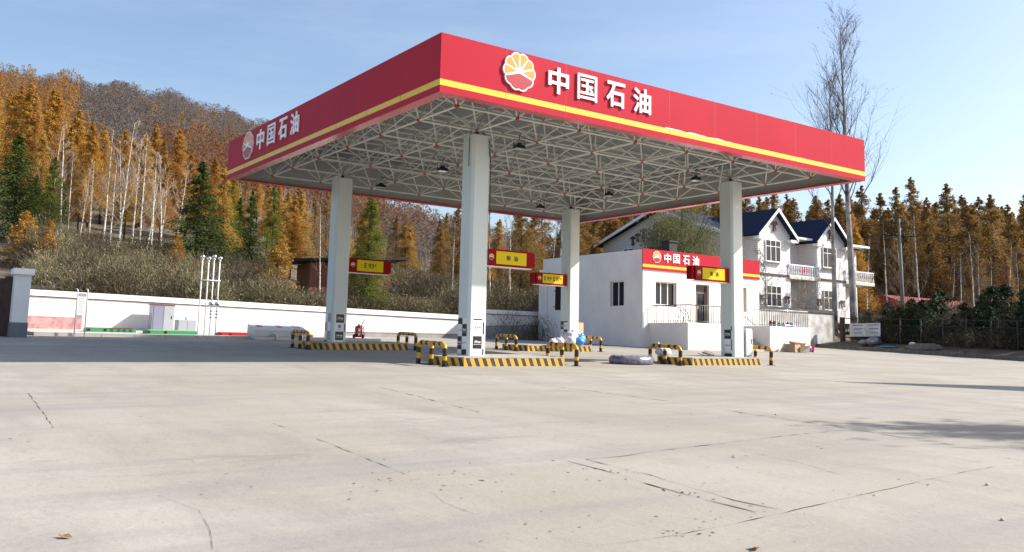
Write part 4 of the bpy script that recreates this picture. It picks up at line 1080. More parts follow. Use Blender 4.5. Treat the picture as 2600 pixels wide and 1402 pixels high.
def window(O, U, N, wd, ht, nx, ny, parent, frame='frame_w', bar=.055, sill=True, name='window', upper=None):
    """O lower-left corner on the glass plane; frame with bars, one dark pane sheet"""
    O = Vector(O)
    mb = MB()
    R = lambda a, b, c, d, d0=0, d1=.05: mb.frame_prism([(a, c), (b, c), (b, d), (a, d)], O, U, Z1, N, d0, d1)
    R(0, wd, 0, bar); R(0, wd, ht - bar, ht); R(0, bar, bar, ht - bar); R(wd - bar, wd, bar, ht - bar)
    xs = [wd * i / nx for i in range(1, nx)]
    for x in xs: R(x - bar * .5, x + bar * .5, bar, ht - bar)
    zs = [upper] if upper else [ht * i / ny for i in range(1, ny)]
    if ny > 1:
        for z in zs:
            ed = [bar] + [v for x in xs for v in (x - bar * .5, x + bar * .5)] + [wd - bar]
            for a, b in zip(ed[::2], ed[1::2]): R(a, b, z - bar * .45, z + bar * .45)
    w_ = mb.build(name, frame, parent)
    MB().frame_prism([(0.01, 0.01), (wd - .01, .01), (wd - .01, ht - .01), (.01, ht - .01)], O, U, Z1, N, .012, .024).build('pane', 'glass', w_)
    if sill: MB().frame_prism([(-.04, -.05), (wd + .04, -.05), (wd + .04, -.003), (-.04, -.003)], O, U, Z1, N, 0, .2).build('sill', 'coping', w_)
    return w_
# side wall (faces left), front wall (faces the apron), right and back walls
LWZ = lambda a: a
wall_with_holes((OX0, OY1, 0), -Y1, OY1 - OY0, .3, OZ, -X1, [(OY1 - 18.44, OY1 - 17.40, 2.77, 4.11)], .16, 'wall', 'render_white', of)
window((OX0 + .16, 18.44, 2.77), -Y1, -X1, 1.04, 1.34, 2, 1, of)
wall_with_holes((OX0, OY0, 0), X1, OX1 - OX0, .3, OZ, -Y1, [(.91, 2.43, 2.86, 4.07), (3.88, 4.92, FLOOR, 4.08), (7.70, 7.98, 2.77, 4.12)], .2, 'wall', 'render_white', of)
window((OX0 + .91, OY0 + .2, 2.86), X1, -Y1, 1.52, 1.21, 3, 1, of)
MB().box((OX0 + 7.70, OY0 + .19, 2.77), (OX0 + 7.98, OY0 + .198, 4.12)).build('blind_panel', 'reveal', of)
d_ = window((OX0 + 3.88, OY0 + .2, FLOOR), X1, -Y1, 1.04, 2.15, 1, 2, of, 'frame_b', .09, False, 'door', 1.72)
MB().box((OX0 + 3.97, OY0 + .14, FLOOR + .1), (OX0 + 4.14, OY0 + .149, FLOOR + 1.66)).build('leaf_stile', 'frame_b', d_)
MB().box((OX0 + 4.70, OY0 + .14, FLOOR + .1), (OX0 + 4.83, OY0 + .149, FLOOR + 1.66)).build('leaf_stile', 'frame_b', d_)
MB().box((OX0 + 4.16, OY0 + .12, FLOOR + .85), (OX0 + 4.19, OY0 + .139, FLOOR + 1.05)).build('handle', 'rail_bright', d_)
mb = MB(); q = [(OX1, OY0), (OX1, OY1), (OX0, OY1)]
mb.add([(OX1, OY0, .3), (OX1, OY1, .3), (OX1, OY1, OZ), (OX1, OY0, OZ)], [(0, 1, 2, 3)]); mb.add([(OX1, OY1, .3), (OX0, OY1, .3), (OX0, OY1, OZ), (OX1, OY1, OZ)], [(0, 1, 2, 3)])
mb.build('wall', 'render_white', of)
MB().box((OX0 + .003, OY0 + .003, OZ - .3), (OX1 - .003, OY1 - .003, OZ - .06)).build('roof', 'grey_conc', of)
MB().box((OX0 - .09, OY1 - .5, .4), (OX0 - .003, OY1 + .25, 5.05)).build('corner_pier', 'render_white', of)
mb = MB()
for k in range(4): mb.box((OX0 - .06, 22.65 + k * .12, 2.7), (OX0 - .03, 22.69 + k * .12, 4.02))
mb.box((OX0 - .028, 22.62, 2.68), (OX0 - .004, 23.08, 4.04)); mb.box((OX0 - .07, 23.0, 3.75), (OX0 - .062, 23.2, 3.79)); mb.box((OX0 - .07, 23.0, 2.85), (OX0 - .062, 23.2, 2.89))
mb.build('louvre', 'fence', of)
# sign band
mb = MB(); y = OY0 - .06
mb.box((OX0 - .05, y, 4.63), (OX1 + .02, OY0 - .002, 4.755)); mb.box((OX0 - .05, y, 4.756), (OX1 + .02, OY0 - .002, 4.90), 1); mb.box((OX0 - .05, y, 4.901), (OX1 + .02, OY0 - .002, 5.69))
sb = mb.build('sign_band', ['red', 'yellow'], of)
eb = MB(); emblem(eb, Vector((22.73, y, 5.32)), X1, Z1, -Y1, .31, .02); eb.build('emblem', ['letter', 'orange', 'emblem_red'], sb)
for ch, u in zip('中国石油', (23.49, 24.14, 24.87, 25.60)):
    lb = MB(); put_text(lb, ch, (u - .25, y - .004, 5.07), X1, Z1, -Y1, .50, .49, .03, 0, .008 if ch == '国' else .02); lb.build('letter', 'letter', sb)
mb = MB(); mb.box((25.35, 17.6, OZ - .05), (25.95, 18.2, 6.45)); mb.box((25.3, 17.55, 6.452), (26.0, 18.25, 6.55)); mb.build('chimney', 'tar', of)
# porch, stairs, right hand landing
PX0, PY0, PX1 = 22.25, 13.35, 25.05
mb = MB(); mb.prism([(PX0, PY0), (PX1, PY0), (PX1, OY0 - .004), (PX0, OY0 - .004)], lambda x, y: G(x, y) - .1, FLOOR); mb.build('porch', 'render_white', of)
RX0, RX1, RY0 = 27.45, 30.75, 12.6
mb = MB(); mb.prism([(RX0, RY0), (RX1, RY0), (RX1, OY0 - .004), (RX0, OY0 - .004)], lambda x, y: G(x, y) - .1, FLOOR - .02); mb.build('landing', 'render_white', of)
mb = MB(); ns = 8; zb0 = G(26, 13)
for k in range(ns):
    y_ = 12.75 + k * .27; zt = zb0 + (FLOOR - zb0) * (k + 1) / ns
    mb.box((PX1 + .004, y_, zb0 - .1), (RX0 - .004, OY0 - .004 if k == ns - 1 else y_ + .268, zt - .03))
mb.build('stairs', 'pad', of)
def railing(pts, z, h, sp, name, top='rail', parent=of, r=.024, rb=.015):
    e_ = MB(); b_ = MB()
    for (xa, ya), (xb, yb) in zip(pts, pts[1:]):
        n_ = max(1, int(math.hypot(xb - xa, yb - ya) / sp))
        for i in range(n_ + 1):
            x, y = xa + (xb - xa) * i / n_, ya + (yb - ya) * i / n_
            b_.tube([(x, y, z), (x, y, z + h)], rb, 5)
        e_.tube([(xa, ya, z + h), (xb, yb, z + h)], r, 8); e_.tube([(xa, ya, z + .08), (xb, yb, z + .08)], rb, 5)
    o = e_.build(name, top, parent, True)
    b_.build('baluster', 'rail', o, True); return o
railing([(PX0 + .1, OY0 - .1), (PX0 + .1, PY0 + .08), (PX1 - .05, PY0 + .08)], FLOOR, .86, .16, 'railing')
railing([(RX0 + .08, OY0 - .5), (RX0 + .08, RY0 + .08), (RX1 - .08, RY0 + .08)], FLOOR - .02, .84, .15, 'railing', 'rail_bright')
MB().tube([(RX0 + .02, OY0 - .6, FLOOR + .8), (RX0 + .02, 14.4, FLOOR + .6), (RX0 + .02, RY0 + .2, FLOOR - .5)], .02, 8).build('handrail', 'rail', of, True)
# small things on the landings
cx, cy, z = 22.75, 14.1, FLOOR
e = empty('chair_frame', (cx, cy, z), 'bare black metal chair frame behind the porch railing', 'chair')
for sx in (-.2, .2):
    MB().tube([(cx + sx, cy - .22, z), (cx + sx * .92, cy - .12, z + .45), (cx + sx * .85, cy + .2, z + .75)], .014, 6).build('leg', 'wire', e, True)
    MB().tube([(cx + sx, cy + .28, z), (cx + sx * .9, cy + .1, z + .42)], .014, 6).build('leg', 'wire', e, True)
mb = MB(); mb.tube([(cx - .18, cy - .12, z + .45), (cx + .18, cy - .12, z + .45)], .012, 6); mb.tube([(cx - .17, cy + .2, z + .75), (cx + .17, cy + .2, z + .75)], .012, 6); mb.tube([(cx - .17, cy + .1, z + .62), (cx + .17, cy + .1, z + .62)], .012, 6)
mb.build('cross_rail', 'wire', e, True)
for k, (x, mt, lb, h) in enumerate(((27.95, 'brown_line', 'brown jar at the left end of the right landing', .3), (28.25, 'brown_line', 'brown jar next to the first jar on the right landing', .3), (28.65, 'green', 'green bottle on the right landing', .26), (29.0, 'black', 'black can on the right landing', .22), (29.35, 'bag_v', 'violet can on the right landing', .28), (29.65, 'bag_b', 'blue can at the right end of the row', .28))):
    o = MB().lathe((x, RY0 + .35, FLOOR - .02), [(.085, 0), (.09, h * .7), (.04, h * .85), (.04, h)], 12).build('jar' if 'jar' in lb else 'bottle' if 'bottle' in lb else 'can', mt, None, True)
    tag(o, lb, 'jar' if 'jar' in lb else 'bottle' if 'bottle' in lb else 'can', 'containers on the right landing')
# cartons in front of the landing
def carton(x, y, z, wd, dp, ht, rot, mat, label, tilt=0.0):
    e = empty('cardboard_box', (x, y, z), label, 'box', 'discarded cartons before the landing')
    e.rotation_euler = (tilt, 0, rot)
    off = Vector((x, y, z))
    mb = MB(); mb.box((x - wd / 2, y - dp / 2, z), (x + wd / 2, y + dp / 2, z + ht)); mb.build('carton', mat, e)
    mb = MB(); q = [(x - wd / 2, y - dp / 2, z + ht + .002), (x + wd / 2, y - dp / 2, z + ht + .002), (x + wd / 2, y - dp / 2 - .1, z + ht + .07), (x - wd / 2, y - dp / 2 - .1, z + ht + .07)]
    mb.add(q, [(0, 1, 2, 3)]); q2 = [(a, 2 * y - b, c) for a, b, c in q]; mb.add(q2, [(3, 2, 1, 0)])
    mb.build('flap', 'card2', e)
bx, by = 28.75, 11.95; g = G(bx, by)
carton(bx - .35, by, g, .62, .5, .42, .25, 'card', 'upright carton at the left of the heap before the landing')
carton(bx + .2, by - .15, g, .55, .45, .26, -.3, 'card2', 'flat carton at the foot of the heap before the landing')
carton(bx + .75, by + .1, g, .5, .42, .3, .5, 'card2', 'pale carton at the right of the heap before the landing')
carton(bx + .45, by + .3, g + .34, .7, .5, .16, .2, 'card', 'tilted carton on top of the heap before the landing', .25)
z = G(30.25, 12.1)
o = MB().lathe((30.3, 12.25, z), [(.15, 0), (.19, .3), (.2, .31), (.16, .32)], 16).build('bucket', 'bucket', None, True); tag(o, 'red plastic bucket at the right of the carton heap', 'bucket')
o = MB(); o.ball((29.95, 12.1, z + .17), .17, 12, 0, (1, .8, 1.1), .12, random.Random(31)); tag(o.build('plastic_bag', 'bag_v', None, True), 'violet bag between the cartons and the red bucket', 'bag')

# ------------------------------------------------------------------ neighbour's yard wall and house
e = empty('yard_wall', (37, 19.6, 1.4), 'stained grey yard wall with rough dark cap behind the office', 'wall')
mb = MB(); mb.box((30.95, 19.5, .6), (42.9, 19.8, 3.2)); mb.build('wall_body', 'yard_wall', e)
mb = MB(); rg = random.Random(8); x = 30.95
while x < 42.9:
    dx = rg.uniform(.5, 1.1); mb.box((x, 19.42, 3.202 + rg.uniform(0, .01)), (min(x + dx, 42.98), 19.88, 3.42 + rg.uniform(-.05, .03))); x += dx + .003
mb.build('cap', 'dark_cap', e)
HZ, EA, AP = 2.75, 8.42, 9.96
WF = 21.1; MF = 22.5
house = empty('gabled_house', (42, 28, HZ), 'white two storey house with navy roofs and twin front gables', 'house')
def gable_wing(x0, x1):
    xm = (x0 + x1) / 2
    mb = MB(); pl = [(x0, HZ), (x1, HZ), (x1, EA), (xm, AP), (x0, EA)]
    mb.frame_prism([(a - x0, b) for a, b in pl], (x0, WF, 0), X1, Z1, -Y1, -9.0, 0)
    mb.build('gable_wing', 'siding', house)
    ov, dp = .38, .42
    sl = (AP - EA) / (xm - x0)
    for s in (-1, 1):
        xe = xm + s * ((x1 - x0) / 2 + ov); ze = AP - sl * ((x1 - x0) / 2 + ov)
        a, b = Vector((xm, 0, AP + .14)), Vector((xe, 0, ze + .14))
        mb = MB()
        vs = [(a.x, WF - dp, a.z), (b.x, WF - dp, b.z), (b.x, WF + 8, b.z), (a.x, WF + 8, a.z)]
        vs += [(p[0], p[1], p[2] - .11) for p in vs]
        mb.add(vs, [(0, 1, 2, 3), (7, 6, 5, 4), (0, 4, 5, 1), (1, 5, 6, 2), (2, 6, 7, 3), (3, 7, 4, 0)])
        mb.build('roof', 'roof_blue', house)
        mb = MB(); y_ = WF - dp - .05
        mb.add([(a.x, y_, a.z + .02), (b.x, y_, b.z + .02), (b.x, y_, b.z - .22), (a.x, y_, a.z - .22), (a.x, y_ + .045, a.z + .02), (b.x, y_ + .045, b.z + .02), (b.x, y_ + .045, b.z - .22), (a.x, y_ + .045, a.z - .22)],
               [(3, 2, 1, 0), (4, 5, 6, 7), (0, 1, 5, 4), (1, 2, 6, 5), (2, 3, 7, 6)] if s > 0 else [(0, 1, 2, 3), (7, 6, 5, 4), (4, 5, 1, 0), (5, 6, 2, 1), (6, 7, 3, 2)])
        mb.build('bargeboard', 'fascia_w', house)
        MB().box((min(xe, xe - s * .75), WF - dp, ze - .16), (max(xe, xe - s * .75), WF - .01, ze + .02)).build('eave_return', 'fascia_w', house)
    # toadstool ornament
    ornament((xm, WF - .06, AP - .98), X1, -Y1, .30)
    MB().box((x0 - .02, WF - .06, 5.60), (x1 + .02, WF - .004, 5.72)).build('string_course', 'maroon', house)
    window((xm - .95, WF - .03, 6.52), X1, -Y1, 1.55, 1.45, 3, 2, house, 'frame_w', .05, True, 'window', 1.02)
    window((xm - .95, WF - .03, 3.55), X1, -Y1, 1.55, 1.38, 3, 2, house, 'frame_w', .05, True, 'window', .85)
    for s in (-1.25, 1.15):
        for q in (0, .3):
            ornament((xm + s + q * (1 if s > 0 else -1) - .1, WF - .06, 4.15), X1, -Y1, .16, 'shutter_ornament', 2.0)
def ornament(O, U, N, R, name='ornament', tall=1.3):
    mb = MB()
    cap = [(R * math.cos(a), R * (.15 + .75 * math.sin(a))) for a in np.linspace(0, math.pi, 12)]
    mb.frame_prism(cap, O, U, Z1, N, 0, .05)
    mb.frame_prism([(-R * .35, -R * tall), (R * .35, -R * tall), (R * .3, R * .14), (-R * .3, R * .14)], O, U, Z1, N, 0, .045)
    mb.frame_prism([(R * .55 * math.cos(a), -R * tall * .75 + R * .4 * math.sin(a)) for a in np.linspace(0, 2 * math.pi, 12)[:-1]], O, U, Z1, N, .006, .056)
    mb.build(name, 'maroon', house)
gable_wing(37.10, 40.45); gable_wing(43.30, 46.65)
# main block
RY, RZ, BX0, BX1, BY1 = 28.3, 10.45, 35.2, 50.2, 34.2
mb = MB(); pl = [(MF, HZ), (BY1, HZ), (BY1, EA), (RY, RZ - .15), (MF, EA)]
mb.frame_prism([(a, b) for a, b in pl], (BX0, 0, 0), Y1, Z1, X1, .1, BX1 - BX0); mb.build('main_block', 'siding', house)
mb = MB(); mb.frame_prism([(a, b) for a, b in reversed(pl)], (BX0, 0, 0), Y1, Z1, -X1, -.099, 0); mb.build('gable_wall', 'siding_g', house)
for s, ye in ((-1, MF - .5), (1, BY1 + .5)):
    sl = (RZ - EA) / (RY - MF) if s < 0 else (RZ - EA) / (BY1 - RY)
    ze = RZ - sl * abs(ye - RY)
    vs = [(BX0 - .5, RY, RZ + .1), (BX1 + .5, RY, RZ + .1), (BX1 + .5, ye, ze + .1), (BX0 - .5, ye, ze + .1)]
    vs += [(a, b, c - .12) for a, b, c in vs]
    mb = MB(); fc = [(0, 1, 2, 3), (7, 6, 5, 4), (0, 4, 5, 1), (1, 5, 6, 2), (2, 6, 7, 3), (3, 7, 4, 0)]
    if s < 0: fc = [tuple(reversed(f)) for f in fc]
    mb.add(vs, fc); mb.build('roof', 'roof_blue', house)
    mb = MB(); x = BX0 - .56
    mb.add([(x, RY, RZ + .12), (x, ye, ze + .12), (x, ye, ze - .1), (x, RY, RZ - .1), (x + .05, RY, RZ + .12), (x + .05, ye, ze + .12), (x + .05, ye, ze - .1), (x + .05, RY, RZ - .1)], fc); mb.build('bargeboard', 'fascia_w', house)
for yy, zz, R in ((RY - 1.6, 9.05, .30), (RY + .1, 9.15, .42), (RY + 1.5, 8.95, .32), (RY - 3.0, 8.5, .28), (RY + 2.6, 8.5, .28), (RY - 2.4, 8.8, .3), (RY + 2.1, 8.7, .26)):
    ornament((BX0 - .004, yy, zz), -Y1, -X1, R * 1.1)
window((BX0 - .02, RY + .9, 6.6), -Y1, -X1, 1.3, 1.3, 2, 2, house)
window((BX0 - .02, RY + 3.6, 6.6), -Y1, -X1, 1.1, 1.3, 2, 2, house)
# balconies with white balusters, glazed doors in the recesses
def balcony(x0, x1, y0, y1, z):
    b = MB().box((x0, y0, z - .20), (x1, y1, z)).build('balcony', 'slab', house)
    mb = MB(); mb.box((x0, y0 + .02, z + .70), (x1, y0 + .14, z + .80)); mb.box((x0, y0 + .02, z + .003), (x1, y0 + .14, z + .06)); mb.build('handrail', 'fascia_w', b)
    n_ = int((x1 - x0) / .24)
    for i in range(n_ + 1):
        x = x0 + .07 + (x1 - x0 - .14) * i / n_
        MB().lathe((x, y0 + .08, z + .06), [(.03, 0), (.06, .14), (.03, .34), (.055, .5), (.03, .64)], 8).build('baluster', 'fascia_w', b, True)
balcony(40.2, 43.55, WF - .15, MF - .01, 5.70); balcony(46.6, 50.1, WF - .15, MF - .01, 5.70)
for x0, x1 in ((40.46, 43.29), (46.66, 50.0)):
    MB().box((x0, WF + .1, EA - .1), (x1, MF - .004, EA + .04)).build('porch_roof', 'fascia_w', house)
    window((x0 + .35, MF - .03, 5.75), X1, -Y1, 1.3, 2.1, 2, 2, house, 'frame_b', .07, False, 'balcony_door', 1.7)
    window((x0 + .35, MF - .03, 2.9), X1, -Y1, 1.3, 2.1, 2, 2, house, 'frame_b', .07, False, 'entrance_door', 1.7)
window((36.0, MF - .03, 6.4), X1, -Y1, .8, 1.5, 2, 2, house)
tag(MB().box((41.4, WF - .02, 6.0), (42.4, WF + .1, 6.52)).box((41.5, WF - .06, 5.95), (41.75, WF - .025, 6.4)).box((41.95, WF - .06, 6.0), (42.3, WF - .025, 6.45)).build('laundry', 'bucket'), 'red cloths drying on the middle balcony railing', 'laundry')
# low iron railing on top of the yard wall
mb = MB(); mb.tube([(35.0, 20.0, 3.95), (43.2, 20.0, 3.95)], .02, 6); mb.tube([(35.0, 20.0, 3.55), (43.2, 20.0, 3.55)], .015, 6)
for i in range(56): mb.tube([(35 + i * .149, 20.0, 2.7), (35 + i * .149, 20.0, 4.0)], .011, 5)
tag(mb.build('garden_railing', 'fence', None, True), 'low black iron railing behind the yard wall cap', 'railing')

# ------------------------------------------------------------------ right hand bank: fence, board, litter
FA, FB = Vector((42.4, 18.4)), Vector((37.5, 1.0))
def fpt(t): p = FA + (FB - FA) * t; return p
e = empty('iron_fence', (FA.x, FA.y, 1.3), 'dark iron fence with diagonal bars along the right bank', 'fence')
n = 11
for i in range(n + 1):
    p = fpt(i / n); z = terrain(p.x, p.y)
    MB().box((p.x - .04, p.y - .04, z - .2), (p.x + .04, p.y + .04, z + 1.55)).build('post', 'fence', e)
for hh in (.25, 1.12, 1.5):
    MB().tube([(fpt(i / n).x, fpt(i / n).y, terrain(*fpt(i / n)) + hh) for i in range(n + 1)], .03, 6).build('rail', 'fence', e, True)
mb = MB()
for i in range(90):
    p, q = fpt(i / 90), fpt((i + .8) / 90); za = terrain(p.x, p.y)
    mb.tube([(p.x, p.y, za + .25), (q.x, q.y, za + 1.12)], .012, 4); mb.tube([(q.x, q.y, za + .25), (p.x, p.y, za + 1.12)], .012, 4)
mb.build('lattice', 'fence', e)
p = fpt(-.01); tag(MB().box((p.x - .12, p.y - .12, 1.0), (p.x + .12, p.y + .12, 2.95)).build('gate_post', 'brown_post'), 'stout brown post at the yard wall end of the iron fence', 'post')
d = (FB - FA).normalized(); U_ = Vector((d.x, d.y, 0)); N_ = Vector((-abs(d.y), d.x if d.y > 0 else -d.x, 0)); N_ = Vector((d.y, -d.x, 0)); 
if N_.x > 0: N_ = -N_
p = fpt(.035); O = Vector((p.x, p.y, 1.68)) + N_ * .08
e = empty('notice_board', tuple(O), 'white notice board with blue headings hung on the iron fence', 'notice board')
bw, bh = 2.75, .84
MB().frame_prism([(0, 0), (bw, 0), (bw, bh), (0, bh)], O, U_, Z1, N_, 0, .04).build('board', 'board', e)
mb = MB()
for cx_ in (.30, 1.72):
    for k, zz in enumerate((.70, .46, .20)):
        mb.frame_prism([(cx_ + .08 * k, zz), (cx_ + .95 - .05 * k, zz), (cx_ + .95 - .05 * k, zz + .05), (cx_ + .08 * k, zz + .05)], O, U_, Z1, N_, .041, .046)
mb.build('blue_heading', 'board_blue', e)
mb = MB(); rg = random.Random(12)
for cx_ in (.15, 1.5):
    for k in range(9):
        zz = .05 + k * .08; mb.frame_prism([(cx_, zz), (cx_ + rg.uniform(.5, 1.1), zz), (cx_ + rg.uniform(.5, 1.1), zz + .015), (cx_, zz + .015)], O, U_, Z1, N_, .041, .044)
mb.build('print', 'greyfilm', e)
for k, (x, y, r, mt, lb) in enumerate(((40.9, 15.3, .42, 'foil', 'crumpled silvery sack lying on the bank under the notice board'), (40.9, 16.0, .3, 'foil', 'small silvery sack beside the bigger one on the bank'))):
    o = MB(); o.ball((x, y, terrain(x, y) + r * .4), r, 14, 0, (1.2, 1.1, .7), .22, random.Random(40 + k)); tag(o.build('crumpled_sack', mt, None, True), lb, 'sack')
z = terrain(39.9, 13.9); tag(MB().box((39.7, 13.2, z), (40.1, 14.2, z + .04)).build('plastic_sheet', 'bag_b'), 'strip of pale blue plastic lying on the bank', 'plastic sheet')
z = terrain(38.9, 10.9); o = MB(); o.ball((38.9, 10.9, z + .1), .5, 14, 0, (.6, 2.2, .5), .2, random.Random(50)); tag(o.build('rubble_heap', 'kerb'), 'low heap of rubble on the bank before the fence', 'rubble')
tag(MB().ball((39.0, 11.7, z + .3), .16, 8, 0, (1, 1.4, .7), .1, random.Random(51)).build('white_stone', 'stone'), 'white stone on the rubble heap', 'stone')

# utility pole
px_, py_ = 47.4, 17.2; z = terrain(px_, py_)
e = empty('utility_pole', (px_, py_, z), 'slim concrete utility pole with crossarm and insulators', 'utility pole')
MB().tube([(px_, py_, z - .3), (px_ - .1, py_, 9.9)], [.15, .085], 12).build('pole', 'pole', e, True)
MB().tube([(px_ - 1.0, py_ + .7, 8.75), (px_ + .85, py_ - .7, 8.68)], .05, 6).build('crossarm', 'fence', e)
for t in (0.08, .3, .62, .92):
    MB().lathe((px_ - 1.0 + 1.85 * t, py_ + .7 - 1.4 * t, 8.76), [(.05, 0), (.07, .08), (.03, .16)], 8).build('insulator', 'fence', e, True)
for s in (-.35, 0, .35): MB().lathe((px_ - .1 + s, py_ - s * .7, 9.65), [(.04, 0), (.06, .08), (.04, .2), (.02, .24)], 8).build('insulator', 'fence', e, True)
MB().tube([(px_ - .5, py_ + .35, 9.6), (px_ + .35, py_ - .3, 9.6)], .04, 6).build('top_bracket', 'fence', e)

# brick shed behind the brush, low red roofed house behind the right hand trees
e = empty('brick_shed', (12, 34, 3.4), 'low red brick shed with black flat roof behind the brush', 'shed')
mb = MB(); mb.prism([(10.9, 32.6), (15.8, 31.8), (16.4, 35.0), (11.4, 35.8)], 2.2, lambda x, y: 5.25); mb.build('wall', 'brick', e)
mb = MB(); mb.prism([(9.0, 33.4), (12.0, 31.6), (16.6, 30.9), (17.2, 35.6), (10.2, 36.6)], lambda x, y: 5.27 + .06 * (x - 10), lambda x, y: 5.42 + .06 * (x - 10)); mb.build('roof', 'tar', e)
z = 2.2
e = empty('red_roofed_house', (72, 24, z), 'long low house with red tiled roof behind the right hand trees', 'house')
MB().box((62, 24, z - 1), (84, 31, z + 2.0)).build('wall', 'slab', e)
mb = MB(); mb.add([(61.5, 23.4, z + 2.0), (84.5, 23.4, z + 2.0), (84.5, 27.5, z + 3.5), (61.5, 27.5, z + 3.5), (61.5, 31.6, z + 2.0), (84.5, 31.6, z + 2.0)], [(0, 1, 2, 3), (3, 2, 5, 4), (4, 5, 1, 0), (0, 3, 4), (1, 5, 2)]); mb.build('roof', 'red_roof', e)

# leaves and pebbles on the concrete
def dead_leaf(x, y, s, rot, label):
    z = G(x, y); mb = MB(); c, sn = math.cos(rot), math.sin(rot)
    out = [(0, -1, .1), (.35, -.5, .25), (.55, 0, .5), (.3, .55, .3), (0, 1, .6), (-.3, .5, .2), (-.5, 0, .35), (-.3, -.55, .1)]
    vs = [(x + (a * c - b * sn) * s, y + (a * sn + b * c) * s, z + .006 + h * s * .6) for a, b, h in out] + [(x, y, z + .008)]
    mb.add(vs, [(i, (i + 1) % 8, 8) for i in range(8)])
    tag(mb.build('fallen_leaf', 'leaf_brown'), label, 'leaf')
dead_leaf(-9.11, -11.49, .05, .7, 'curled brown leaf on the concrete near the bottom left corner')
dead_leaf(-5.77, -13.52, .055, 2.2, 'curled brown leaf at the bottom edge right of the middle')
for k, (x, y, r, lb) in enumerate(((-3.5, -13.83, .015, 'pale pebble near the bottom right corner'), (-2.13, -13.04, .016, 'pale pebble above the joint at the lower right'), (.9, -8.46, .016, 'pale pebble left of the tree shadow'))):
    o = MB(); o.ball((x, y, G(x, y) + r * .6), r, 8, 0, (1.3, 1, .8), .12, random.Random(k)); tag(o.build('pebble', 'stone'), lb, 'pebble')

# ------------------------------------------------------------------ vegetation
def tri_mesh(name, V, T, mats, tone=None, midx=None):
    me = bpy.data.meshes.new(name)
    me.vertices.add(len(V)); me.vertices.foreach_set('co', np.asarray(V, dtype=np.float32).ravel())
    T = np.asarray(T, dtype=np.int32)
    me.loops.add(T.size); me.loops.foreach_set('vertex_index', T.ravel())
    me.polygons.add(len(T)); me.polygons.foreach_set('loop_start', np.arange(0, T.size, 3, dtype=np.int32))
    if midx is not None: me.polygons.foreach_set('material_index', np.asarray(midx, dtype=np.int32))
    for m in mats: me.materials.append(MAT[m])
    me.update(calc_edges=True)
    if tone is not None:
        at = me.attributes.new('leaf_tone', 'FLOAT', 'FACE'); at.data.foreach_set('value', np.asarray(tone, dtype=np.float32))
    return me
def leaf_tris(c, s, flat=0.0, dirv=None, asp=0.55):
    """one triangle per centre, random facing"""
    n = len(c)
    a = rng.normal(size=(n, 3)) if dirv is None else dirv + rng.normal(size=(n, 3)) * 0.35
    a /= np.linalg.norm(a, axis=1, keepdims=True)
    b = rng.normal(size=(n, 3)); b -= a * (a * b).sum(1, keepdims=True); b /= np.linalg.norm(b, axis=1, keepdims=True)
    s = np.asarray(s).reshape(-1, 1)
    V = np.stack([c + a * s, c - a * s * .6 + b * s * asp, c - a * s * .6 - b * s * asp], 1).reshape(-1, 3)
    return V, np.arange(3 * n).reshape(-1, 3)
def mesh_obj(name, me, parent=None, loc=None):
    o = bpy.data.objects.new(name, me); COL.objects.link(o)
    if parent: o.parent = parent
    if loc: o.location = loc
    return o

def conifer(seed, H, R, nb, per, size, base=.12, power=.8, droop=.25, gap=.25):
    """tapered trunk mesh and a crown of whorled branches with small needle clumps"""
    global rng
    rng = np.random.default_rng(seed)
    lean = rng.normal(size=2) * .012 * H
    tr = MB(); k = 7
    tr.tube([(lean[0] * t ** 2, lean[1] * t ** 2, H * t) for t in np.linspace(0, .985, k)], [max(.012, (.011 * H + .03) * (1 - t) ** .9) for t in np.linspace(0, .985, k)], 7)
    cs, ds, br = [], [], []
    for i in range(nb):
        t = base + (1 - base) * (i + rng.random()) / nb
        if rng.random() < gap * .5: continue
        Lb = R * (1 - t) ** power * rng.uniform(.6, 1.12) + .04 * (H / 14)
        az = rng.uniform(0, 2 * math.pi)
        up = rng.uniform(-.05, .28) + .35 * (t > .8)
        m = max(4, int(per * (.35 + Lb / R)))
        q = rng.random(m) ** .7
        d = np.array([math.cos(az), math.sin(az)])
        x = d[0] * Lb * q; y = d[1] * Lb * q
        z = H * t + Lb * (up * q - droop * q ** 2)
        sp = .12 * Lb + .03
        c = np.stack([x + lean[0] * t * t, y + lean[1] * t * t, z], 1) + rng.normal(size=(m, 3)) * np.array([sp, sp, sp * .8])
        c[:, 2] -= np.abs(rng.normal(size=m)) * .12 * Lb
        cs.append(c); ds.append(np.tile([d[0], d[1], -.35], (m, 1)))
        if Lb > .5: br.append(((lean[0] * t * t, lean[1] * t * t, H * t), (d[0] * Lb * .5 + lean[0] * t * t, d[1] * Lb * .5 + lean[1] * t * t, H * t + Lb * (up * .5 - droop * .25)), (d[0] * Lb * .92 + lean[0] * t * t, d[1] * Lb * .92 + lean[1] * t * t, H * t + Lb * (up - droop) * .9), .012 + .012 * Lb))
    for a, b, c, r_ in br: tr.tube([a, b, c], [r_, r_ * .7, .006], 4, caps=False)
    c = np.concatenate(cs); d = np.concatenate(ds)
    V, T = leaf_tris(c, size * rng.uniform(.5, 1.3, len(c)), dirv=d)
    tone = np.clip(rng.normal(.5, .2, len(c)), 0, 1)
    return tr, V, T, tone
def trunk_mesh(tr, name, mat):
    me = bpy.data.meshes.new(name); me.from_pydata(tr.v, [], tr.f); me.materials.append(MAT[mat])
    me.polygons.foreach_set('use_smooth', [True] * len(tr.f)); me.update(); return me
KIND = {}
def kind(key, variants, leaf, bark, **kw):
    out = []
    for s in range(variants):
        tr, V, T, tone = conifer(hash_(key) + s * 17, **kw)
        out.append((trunk_mesh(tr, 'trunk', bark), tri_mesh('crown', V, T, [leaf], tone), kw['H']))
    KIND[key] = out
